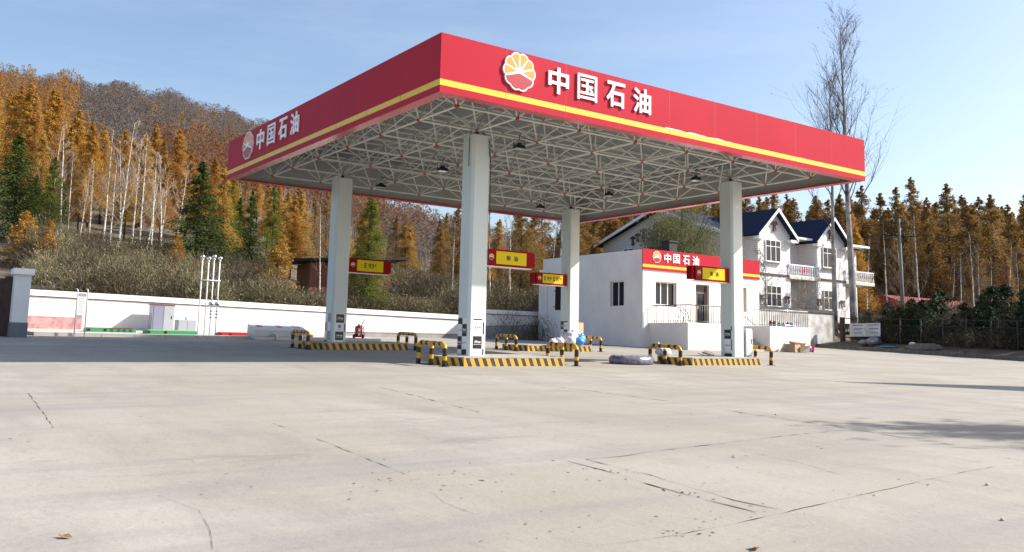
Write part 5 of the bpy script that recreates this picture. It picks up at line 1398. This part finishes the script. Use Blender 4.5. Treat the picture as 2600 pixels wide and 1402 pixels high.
def hash_(s): return sum(ord(c) * (i + 3) for i, c in enumerate(s)) % 9973
kind('larch', 7, 'larch', 'bark', H=14.0, R=3.0, nb=210, per=165, size=.082, base=.25, power=.74, gap=.3)
kind('larch_dull', 6, 'larch_dull', 'bark', H=14.0, R=3.6, nb=200, per=140, size=.085, base=.12, power=.80, gap=.3)
kind('larch_green', 3, 'larch_green', 'bark', H=12.0, R=2.9, nb=190, per=130, size=.08, base=.08, power=.75)
kind('spruce', 3, 'spruce', 'bark', H=9.0, R=2.9, nb=170, per=110, size=.085, base=.05, power=.9, droop=.3)
kind('young', 3, 'larch', 'bark', H=4.0, R=1.7, nb=80, per=80, size=.07, base=.05, power=.7)
kind('hedge', 4, 'hedge', 'bark', H=2.8, R=1.4, nb=110, per=70, size=.07, base=.02, power=.7)
COUNT = {}
def tree(key, x, y, H, name, label, cat, group, wide=1.0, zoff=0.0):
    v = KIND[key][COUNT.setdefault(key, 0) % len(KIND[key])]; COUNT[key] += 1
    e = empty(name, (x, y, terrain(x, y) - .05 + zoff), label, cat, group)
    e.rotation_euler = (0, 0, random.uniform(0, 6.28)); s = H / v[2]
    e.scale = (s * wide, s * wide, s)
    mesh_obj('trunk', v[0], e); mesh_obj('crown', v[1], e)
    return e
def polar(px, D):
    """bearing given as photo column, distance along the view axis"""
    a = yaw + math.atan((px - 1300) / 2275.7)
    return CAM.x + D * math.sin(a) / math.cos(a - yaw), CAM.y + D * math.cos(a) / math.cos(a - yaw)
def ztop(px, py, D):
    return CAM.z + D * math.tan(math.atan((876 + .0217 * (px - 1300) - py) / 2275.7) )
def tree_at(key, px, py, D, name, label, cat, group=None, wide=1.0):
    x, y = polar(px, D); H = ztop(px, py, D) - terrain(x, y)
    return tree(key, x, y, max(2.0, H), name, label, cat, group, wide)

# single trees one can point to
tree_at('spruce', 25, 335, 58, 'spruce_tree', 'dark green spruce at the left edge of the hillside', 'tree', None, 1.4)
tree_at('larch_green', 120, 395, 58, 'larch_tree', 'green larch beside the dark spruce at the left edge', 'tree', None, 1.2)
tree_at('spruce', 495, 405, 56, 'spruce_tree', 'dark green spruce with yellow flecks left of the canopy end', 'tree', None, 1.35)
tree_at('larch_green', 690, 470, 58, 'larch_tree', 'tall yellow green larch below the canopy left corner', 'tree', None, .95)
tree_at('spruce', 632, 480, 62, 'spruce_tree', 'narrow dark spruce left of the tall yellow green larch', 'tree', None, .8)
tree_at('larch_green', 935, 490, 50, 'larch_tree', 'bright yellow green larch right of the leftmost column', 'tree', None, 1.15)
tree_at('spruce', 75, 440, 63, 'spruce_tree', 'dark spruce behind the two small orange larches', 'tree', None, 1.3)
tree_at('spruce', 600, 500, 66, 'spruce_tree', 'slim dark spruce just left of the canopy end', 'tree', None, 1.0)
tree_at('young', 60, 535, 50, 'young_larch', 'small orange larch low at the left edge', 'tree', None, 1.3)
tree_at('young', 120, 560, 49, 'young_larch', 'small orange larch right of the lowest one at the left edge', 'tree', None, 1.2)
tree_at('young', 445, 590, 52, 'young_larch', 'small golden larch at the foot of the flecked spruce', 'tree')
tree_at('young', 705, 590, 50, 'young_larch', 'small orange larch above the brick shed roof', 'tree')
tree_at('larch', 560, 420, 60, 'larch_tree', 'golden larch close against the canopy left corner', 'tree', None, 1.1)
tree_at('larch', 760, 480, 64, 'larch_tree', 'golden larch above the brick shed', 'tree', None, 1.1)
GL = 'larches crowded on the left hillside'
LL = 'golden larch crowded among others on the left hillside'
front = [(15, 205, 84), (55, 225, 80), (112, 218, 82), (165, 268, 78), (205, 300, 76), (245, 330, 72), (290, 320, 84), (345, 330, 74), (375, 305, 82), (430, 322, 78), (465, 385, 70), (530, 395, 72), (85, 330, 68), (310, 400, 66), (190, 420, 66), (400, 430, 66), (150, 330, 72)]
for px, py, D in front: tree_at('larch', px, py, D, 'larch_tree', LL, 'tree', GL, random.uniform(1.05, 1.35))
rt = random.Random(21)
def top_line(px):
    T = [(-200, 185), (0, 198), (100, 216), (160, 250), (220, 300), (300, 325), (400, 312), (450, 345), (500, 395), (580, 430), (640, 465), (3000, 480)]
    for (a, b), (c, d) in zip(T, T[1:]):
        if px <= c: return b + (d - b) * (px - a) / (c - a)
for D in (70, 76, 82, 88, 94, 100, 107, 115, 124):
    px = -80 + rt.uniform(0, 40)
    while px < 640:
        x, y = polar(px, D + rt.uniform(-3, 3))
        H = min(rt.uniform(10.5, 14.5), ztop(px, top_line(px) + rt.uniform(0, 60), D) - terrain(x, y))
        if H > 6.5:
            tree(rt.choice(('larch', 'larch', 'larch', 'larch_dull')), x, y, H, 'larch_tree', LL, 'tree', GL, rt.uniform(1.0, 1.35))
        px += 2275.7 / D * rt.uniform(3.0, 5.0)
GC = 'larches in the wood behind the canopy'; LC = 'dull brown gold larch in the wood behind the canopy'
for D in (62, 68, 75, 83, 92):
    px = 560 + rt.uniform(0, 60)
    while px < 1560:
        x, y = polar(px, D + rt.uniform(-2.5, 2.5))
        H = max(6, ztop(px, (470 if px < 900 else 512) + rt.uniform(0, 80), D) - terrain(x, y))
        tree(rt.choice(('larch_dull', 'larch_dull', 'larch', 'larch_green' if px < 1000 else 'larch_dull')), x, y, H, 'larch_tree', LC, 'tree', GC, rt.uniform(.95, 1.25))
        px += 2275.7 / D * rt.uniform(3.0, 4.6)
GR = 'larches in the tree line on the right'; LR = 'brown gold larch in the tall tree line on the right'
tops = [(1380, 495), (1440, 490), (1500, 480), (1550, 478), (1600, 468), (1650, 470), (1700, 462), (1750, 466), (1800, 458), (1850, 464), (1900, 472), (1965, 482), (2030, 500), (2085, 495), (2140, 492), (2200, 470), (2245, 488), (2295, 470), (2322, 445), (2365, 500), (2420, 462), (2470, 505), (2532, 492), (2580, 540), (2620, 488), (2680, 500), (2740, 520)]
for px, py in tops: tree_at('larch_dull', px, py, 92 + rt.uniform(-4, 6), 'larch_tree', LR, 'tree', GR, rt.uniform(.95, 1.2))
for D in (78, 83, 88, 97, 103, 109, 115, 121, 127):
    px = 1480 + rt.uniform(0, 50)
    while px < 2760:
        x, y = polar(px, D + rt.uniform(-2.5, 2.5))
        if not (61 < x < 85.5 and 22.5 < y < 32.5):
            py = 540 + rt.uniform(0, 110) if D < 90 else (475 if px < 1950 else 496) + rt.uniform(0, 48)
            H = ztop(px, py, D) - terrain(x, y)
            tree(rt.choice(('larch_dull', 'larch_dull', 'larch_dull', 'larch')), x, y, H, 'larch_tree', LR, 'tree', GR, rt.uniform(.9, 1.2))
        px += 2275.7 / D * rt.uniform(2.5, 3.9)

# bare and birch trees
def bare_tree(seed, H, r, first, nbr, blen, ang, twigs, sides=7, wob=.02, lean=(0, 0), fork=False, tw=.006):
    """trunk mesh builder and crown mesh builder with two further orders of branching"""
    rg = random.Random(seed)
    T = MB(); C = MB(); n = 10
    path = []; ox = oy = 0
    for i in range(n + 1):
        t = i / n; ox += rg.uniform(-wob, wob) * H * .12; oy += rg.uniform(-wob, wob) * H * .12
        path.append(Vector((lean[0] * t * H + ox, lean[1] * t * H + oy, H * t)))
    T.tube(path, [max(.012, r * (1 - t / n) ** .85) for t in range(n + 1)], sides)
    tips = []
    def at(t): i = min(n - 1, int(t * n)); return path[i].lerp(path[i + 1], t * n - i)
    for b in range(nbr):
        t = first + (1 - first) * ((b + rg.random()) / nbr) ** .9
        if t > .985: t = .985
        p = at(t); az = rg.uniform(0, 2 * math.pi)
        Lb = blen * (1 - .75 * (t - first) / (1 - first)) * rg.uniform(.6, 1.15)
        th = math.radians(ang * rg.uniform(.7, 1.25))
        d = Vector((math.cos(az) * math.sin(th), math.sin(az) * math.sin(th), math.cos(th)))
        pts = [p]; dd = d.copy()
        for k in range(4):
            dd = (dd + Vector((rg.uniform(-.18, .18), rg.uniform(-.18, .18), .10))).normalized(); pts.append(pts[-1] + dd * Lb / 4)
        rb = max(.012, r * .34 * (1 - t) + .008)
        C.tube(pts, [rb, rb * .75, rb * .5, rb * .32, .005], 4, caps=False)
        for q in range(twigs):
            s = rg.uniform(.2, 1.0); i = min(3, int(s * 4)); p2 = pts[i].lerp(pts[i + 1], s * 4 - i)
            d2 = (dd + Vector((rg.uniform(-.9, .9), rg.uniform(-.9, .9), rg.uniform(-.2, .7)))).normalized()
            L2 = Lb * rg.uniform(.22, .5)
            m2 = p2 + d2 * L2 * .5 + Vector((rg.uniform(-.1, .1), rg.uniform(-.1, .1), .05)) * L2; e2 = p2 + d2 * L2 + Vector((0, 0, L2 * .12))
            C.tube([p2, m2, e2], [tw * 1.8, tw * 1.3, tw * .6], 3, caps=False); tips.append(e2)
            for _ in range(3):
                d3 = (d2 + Vector((rg.uniform(-.9, .9), rg.uniform(-.9, .9), rg.uniform(-.3, .7)))).normalized(); p3 = p2.lerp(e2, rg.uniform(.3, 1)); e3 = p3 + d3 * L2 * rg.uniform(.3, .6)
                C.tube([p3, e3], [tw, tw * .5], 3, caps=False); tips.append(e3)
    return T, C, tips
def to_mesh(mb, name, mat):
    me = bpy.data.meshes.new(name); me.from_pydata(mb.v, [], mb.f); me.materials.append(MAT[mat]); me.update(); return me
BV = []
for s in range(5):
    T, C, tips = bare_tree(100 + s, 12, .105, .25, 22, 3.0, 46, 8, 7, .035, (random.uniform(-.05, .09), random.uniform(-.07, .07)), tw=.008)
    BV.append((to_mesh(T, 'trunk', 'birch'), to_mesh(C, 'crown', 'twig_pale'), to_mesh(C, 'crown', 'twig_brown')))
def birch(px, py_top, D, label, group=None, i=None):
    x, y = polar(px, D); H = ztop(px, py_top, D) - terrain(x, y)
    v = BV[random.randrange(5) if i is None else i]
    e = empty('birch_tree', (x, y, terrain(x, y) - .1), label, 'tree', group); s = H / 12; e.scale = (s, s, s); e.rotation_euler = (0, 0, random.uniform(0, 6.28))
    mesh_obj('trunk', v[0], e); mesh_obj('crown', v[1] if group == GB else v[2], e)
GB = 'pale birches standing before the hillside larches'; LB = 'bare pale birch before the golden larches on the left'
for px, py, D in ((292, 300, 57), (383, 375, 57), (258, 315, 59), (330, 345, 60), (350, 330, 62), (274, 380, 58), (222, 400, 60), (195, 420, 61), (370, 400, 61), (405, 430, 60), (150, 300, 62), (110, 310, 63), (305, 350, 60), (410, 395, 58), (165, 380, 60), (440, 410, 63)):
    birch(px, py, D, LB, GB)
GW = 'bare birches behind the canopy'
for px, py, D in ((840, 470, 50), (820, 520, 52), (1255, 500, 56), (1300, 510, 57), (1418, 520, 64), (1432, 520, 62), (1395, 525, 66), (1590, 530, 68), (1150, 560, 56)):
    birch(px, py, D, 'bare white birch standing behind the white wall under the canopy', GW)
GRB = 'thin birches behind the iron fence'
for px, py, D in ((2257, 560, 62), (2340, 540, 64), (2412, 660, 62), (2478, 590, 64), (2485, 620, 60), (2553, 610, 60), (2590, 640, 62), (2440, 640, 68), (2200, 600, 66), (2520, 650, 70), (2300, 600, 70)):
    birch(px, py, D, 'thin bare birch rising behind the iron fence on the right', GRB)
# the tall bare poplars
def poplar(x, y, H, seed, label, ln, r, blen, nbr):
    T, C, tips = bare_tree(seed, H, r, .38, nbr, blen, 29, 12, 9, .012, ln, tw=.006)
    e = empty('poplar_tree', (x, y, terrain(x, y) - .1), label, 'tree', 'tall bare poplars beside the house')
    mesh_obj('trunk', to_mesh(T, 'trunk', 'bark_poplar'), e)
    c = mesh_obj('crown', to_mesh(C, 'crown', 'twig'), e)
    tips = [t for t in tips if random.random() < .10]
    cs = np.array([tuple(t) for t in tips]); V, F = leaf_tris(cs, rng.uniform(.04, .075, len(cs)))
    mesh_obj('clinging_leaves', tri_mesh('clinging_leaves', V, F, ['leafbits'], rng.random(len(cs))), e)
poplar(45.6, 19.75, 22.8, 301, 'tallest bare poplar rising behind the canopy right corner', (-.012, .004), .27, 6.8, 38)
poplar(44.3, 20.4, 18.5, 302, 'second bare poplar left of the tallest one by the house', (-.005, .0), .19, 6.2, 20)
# sparse tree before the house, olive leaved tree behind the office
def small_bare(x, y, H, seed, label, mat='twig_pale'):
    T, C, tips = bare_tree(seed, H, .07, .25, 14, 2.6, 45, 7, 6, .02, (0, 0), tw=.009)
    e = empty('bare_tree', (x, y, terrain(x, y) - .1), label, 'tree')
    mesh_obj('trunk', to_mesh(T, 'trunk', 'bark_grey'), e); mesh_obj('crown', to_mesh(C, 'crown', mat), e)
small_bare(36.9, 20.4, 6.2, 401, 'slender bare tree before the left front gable', 'bark_grey')
small_bare(34.2, 20.4, 7.0, 402, 'slender bare tree left of the front gables')
small_bare(40.6, 20.3, 4.2, 403, 'small bare tree before the middle balcony')
def olive(x, y, H, R, label):
    n = 22000; r3 = np.random.default_rng(77)
    cl = r3.normal(size=(42, 3)); cl /= np.linalg.norm(cl, axis=1, keepdims=True); cl *= r3.uniform(.35, .95, (42, 1)); cl[:, 2] *= .7
    k = r3.integers(0, 42, n); c = cl[k] * R + r3.normal(size=(n, 3)) * R * .17; c[:, 2] += H * .62
    c = c[c[:, 2] > H * .25]
    V, F = leaf_tris(c, r3.uniform(.045, .095, len(c)), dirv=np.tile([0, 0, 1.0], (len(c), 1)), asp=.35)
    e = empty('leafy_tree', (x, y, terrain(x, y)), label, 'tree')
    mesh_obj('crown', tri_mesh('crown', V, F, ['willow'], np.clip(r3.normal(.45, .3, len(c)), 0, 1)), e)
    T = MB(); T.tube([(0, 0, -.2), (.05, 0, H * .3), (0, 0, H * .5)], [.12, .1, .06], 8)
    rg = random.Random(5)
    for _ in range(16):
        a = rg.uniform(0, 6.28); q = rg.uniform(.5, .9) * R; T.tube([(0, 0, H * rg.uniform(.2, .5)), (math.cos(a) * q * .5, math.sin(a) * q * .5, H * .62), (math.cos(a) * q, math.sin(a) * q, H * rg.uniform(.6, .95))], [.05, .03, .01], 5)
    mesh_obj('trunk', to_mesh(T, 'trunk', 'bark'), e)
olive(31.6, 22.6, 7.4, 2.6, 'olive green leafy tree behind the office roof')
# young spruces behind the iron fence
rt = random.Random(33)
for i in range(22):
    t = .07 + (i + rt.uniform(-.25, .25)) / 21 * 1.0
    p = fpt(t); x, y = p.x + rt.uniform(.9, 1.8), p.y + rt.uniform(-.3, .3)
    tree('hedge', x, y, rt.uniform(1.8, 3.0), 'young_spruce', 'young dark spruce in the dense row behind the iron fence', 'tree', 'young spruces behind the iron fence', rt.uniform(.9, 1.2))
for i in range(16):
    t = .14 + (i + rt.uniform(-.3, .3)) / 15 * .95
    p = fpt(t); x, y = p.x + rt.uniform(3.0, 6.0), p.y + rt.uniform(-.3, .3)
    tree('hedge', x, y, rt.uniform(2.6, 4.2), 'young_spruce', 'young dark spruce in the dense row behind the iron fence', 'tree', 'young spruces behind the iron fence', rt.uniform(.9, 1.2))

# brush: thin twigs in clumps, nobody could count them
def brush(name, spots, per, seed):
    r3 = np.random.default_rng(seed)
    Vs, tones = [], []
    for x, y, h, sp, tn in spots:
        n = int(per * h * sp)
        a = r3.uniform(0, 2 * math.pi, n); th0 = np.arccos(r3.random(n)); q = r3.random(n) ** .5
        bx = x + np.cos(a) * np.sin(th0) * q * sp; by = y + np.sin(a) * np.sin(th0) * q * sp
        bz = terrain(x, y) + np.cos(th0) * q * h * .85
        ln = r3.uniform(.18, .52, n)
        d = np.stack([np.cos(a) * np.sin(th0) * .7, np.sin(a) * np.sin(th0) * .7, .55 + .3 * np.cos(th0)], 1) + r3.normal(size=(n, 3)) * .42
        d /= np.linalg.norm(d, axis=1, keepdims=True)
        p = np.stack([bx, by, bz], 1); e = p + d * ln[:, None]
        s = r3.normal(size=(n, 3)); s -= d * (s * d).sum(1, keepdims=True); s /= np.linalg.norm(s, axis=1, keepdims=True)
        wd = r3.uniform(.007, .018, n)[:, None]
        Vs.append(np.stack([p + s * wd, p - s * wd, e], 1).reshape(-1, 3)); tones.append(np.clip(tn + r3.normal(size=n) * .16, 0, 1))
        m = int(n * .4)
        c = e[:m] + r3.normal(size=(m, 3)) * .06
        V2, _ = leaf_tris(c, r3.uniform(.025, .06, m)); Vs.append(V2); tones.append(np.clip(tn + .15 + r3.normal(size=m) * .22, 0, 1))
    V = np.concatenate(Vs); T = np.arange(len(V)).reshape(-1, 3)
    o = mesh_obj(name, tri_mesh(name, V, T, ['brush'], np.concatenate(tones))); return tag(o, kind='stuff')
rt = random.Random(55); spots = []
for i in range(300):
    px = rt.uniform(60, 1480); D = rt.uniform(43.5, 58)
    x, y = polar(px, D)
    if y < 27.4:
        y = 27.5 + rt.uniform(0, 2)
    if 9.0 < x < 17 and y > 29.8: continue
    if x > 30.5 and y < 36: continue
    if OX0 - .5 < x < 52 and y < 26.9: continue
    sp_ = rt.uniform(.8, 1.7); y = max(y, 26.4 + sp_)
    hh = rt.choice((.9, 1.3, 1.7, 2.1, 2.5)) * rt.uniform(.85, 1.1) * (1.1 if px > 600 else .95)
    if 7 < x < 18 and y < 33: hh = min(hh, 1.25)
    spots.append((x, y, hh, sp_, rt.choice((.05, .2, .38, .52, .68, .82, .88))))
for i in range(120):
    px = rt.uniform(900, 1560); D = rt.uniform(52, 66); x, y = polar(px, D)
    if x > 31 and y < 36: continue
    spots.append((x, y, rt.uniform(1.8, 3.4), rt.uniform(1.0, 1.7), rt.choice((.1, .25, .4, .5, .75))))
brush('brushwood', spots, 520, 5)
spots = []
for i in range(150):
    t = rt.uniform(-.02, 1.08); p = fpt(t); k = rt.uniform(-.2, 11); x, y = p.x + k, p.y + rt.uniform(-.5, .5)
    if 44 < x < 51 and y > 20: continue
    if t < .1 and k > 0: continue
    spots.append((x, y, rt.uniform(.7, 1.2) if k < 1 else rt.uniform(1.6, 3.6), rt.uniform(.7, 1.4), rt.choice((.0, .03, .08, .12, .2))))  # dark tones carry the shade of trees off to the right
brush('undergrowth', spots, 260, 6)

# far hillside wood: one mass
def far_wood():
    r3 = np.random.default_rng(99); Vs, tn = [], []
    N = 3300; placed = 0
    while placed < N:
        az = r3.uniform(2.0, 42.0); D = 118 + 250 * r3.random() ** .8
        a = math.radians(az); x, y = CAM.x + D * math.sin(a), CAM.y + D * math.cos(a)
        if az > 30 and D < 130: continue
        z = terrain(x, y); placed += 1
        patch = .5 + .5 * math.sin(x * .05 + 2 * math.sin(y * .03)) * math.cos(y * .041 + 1.3)
        u = r3.random()
        upper = min(1, max(0, (D - 150) / 120))
        if az < 9 and D < 240 or u > .90 + .08 * upper: base = r3.uniform(.74, .92); con = True
        elif u < .045: base = r3.uniform(.95, 1.0); con = True
        elif patch > .6 and az > 13: base = r3.uniform(.42, .68); con = False
        else: base = r3.uniform(.0, .38); con = False
        H = r3.uniform(7, 11); R = r3.uniform(1.5, 2.4) if con else r3.uniform(2.0, 3.8)
        m = 230
        q = r3.random(m)
        if con: zz = H * (.12 + .88 * q); rad = R * (1 - q) ** .8 * np.sqrt(r3.random(m)) + .15
        else: zz = H * (.35 + .62 * q); rad = R * np.sqrt(np.clip(1 - (2 * q - .9) ** 2, 0.05, 1)) * np.sqrt(r3.random(m))
        ang = r3.uniform(0, 2 * math.pi, m)
        c = np.stack([x + rad * np.cos(ang), y + rad * np.sin(ang), z + zz], 1)
        V, _ = leaf_tris(c, r3.uniform(.10, .25, m)); Vs.append(V); tn.append(np.clip(base + r3.normal(size=m) * .03, 0, 1))
        k = 4
        p = np.tile([[x, y, z]], (1, 1)); Vs.append(np.array([[x - .1, y, z], [x + .1, y, z], [x, y, z + H * .9]])); tn.append(np.array([.05]))
    V = np.concatenate(Vs); T = np.arange(len(V)).reshape(-1, 3)
    o = mesh_obj('hillside_wood', tri_mesh('hillside_wood', V, T, ['far'], np.concatenate(tn))); tag(o, kind='stuff')
far_wood()

# ------------------------------------------------------------------ things beyond the right edge whose shadows reach the apron
H = 5.0; bx, by = 9.2 + 1.3 * H, -3.6 - .68 * H
d = Vector((.63, -.77)); g = G(bx, by)  # unseen hoarding, added and shaped to throw the sharp shadow from the right
e = empty('shadow_hoarding', (bx, by, g), 'blank hoarding on steel legs added beyond the right edge for its shadow', 'hoarding')
nrm = Vector((.77, .63))
def hb(u0, u1, n0, n1, z0, z1, name, mat):
    q = [Vector((bx, by)) + d * u0 + nrm * n0, Vector((bx, by)) + d * u1 + nrm * n0, Vector((bx, by)) + d * u1 + nrm * n1, Vector((bx, by)) + d * u0 + nrm * n1]
    m_ = MB(); m_.prism([(v.x, v.y) for v in q], z0, z1); m_.build(name, mat, e)
hb(.02, 4.98, -.03, .03, g + 1.92, g + H - .08, 'panel', 'board')
hb(0, 5, -.05, .05, g + H - .078, g + H, 'frame_bar', 'steel'); hb(0, 5, -.05, .05, g + 1.84, g + 1.918, 'frame_bar', 'steel')
hb(0, .016, -.05, .05, g + 1.92, g + H - .08, 'frame_bar', 'steel'); hb(4.984, 5, -.05, .05, g + 1.92, g + H - .08, 'frame_bar', 'steel')
for u in (.5, 2.5, 4.5): hb(u - .06, u + .06, .055, .17, g - .1, g + H - .3, 'leg', 'steel')
T, C, tips = bare_tree(777, 8.4, .16, .3, 30, 4.2, 42, 9, 7, .02, (0, 0), tw=.012)
e = empty('roadside_tree', (13.4, -16.9, G(13.4, -16.9)), 'thinly leaved roadside tree beyond the right edge', 'tree')
mesh_obj('trunk', to_mesh(T, 'trunk', 'bark_grey'), e); mesh_obj('crown', to_mesh(C, 'crown', 'twig'), e)
cs = np.array([tuple(t) for t in tips]); cs = np.concatenate([cs + rng.normal(size=cs.shape) * .12 for _ in range(3)])
V, F = leaf_tris(cs, rng.uniform(.06, .12, len(cs)))
mesh_obj('leaves', tri_mesh('leaves', V, F, ['larch_dull'], rng.random(len(cs))), e)
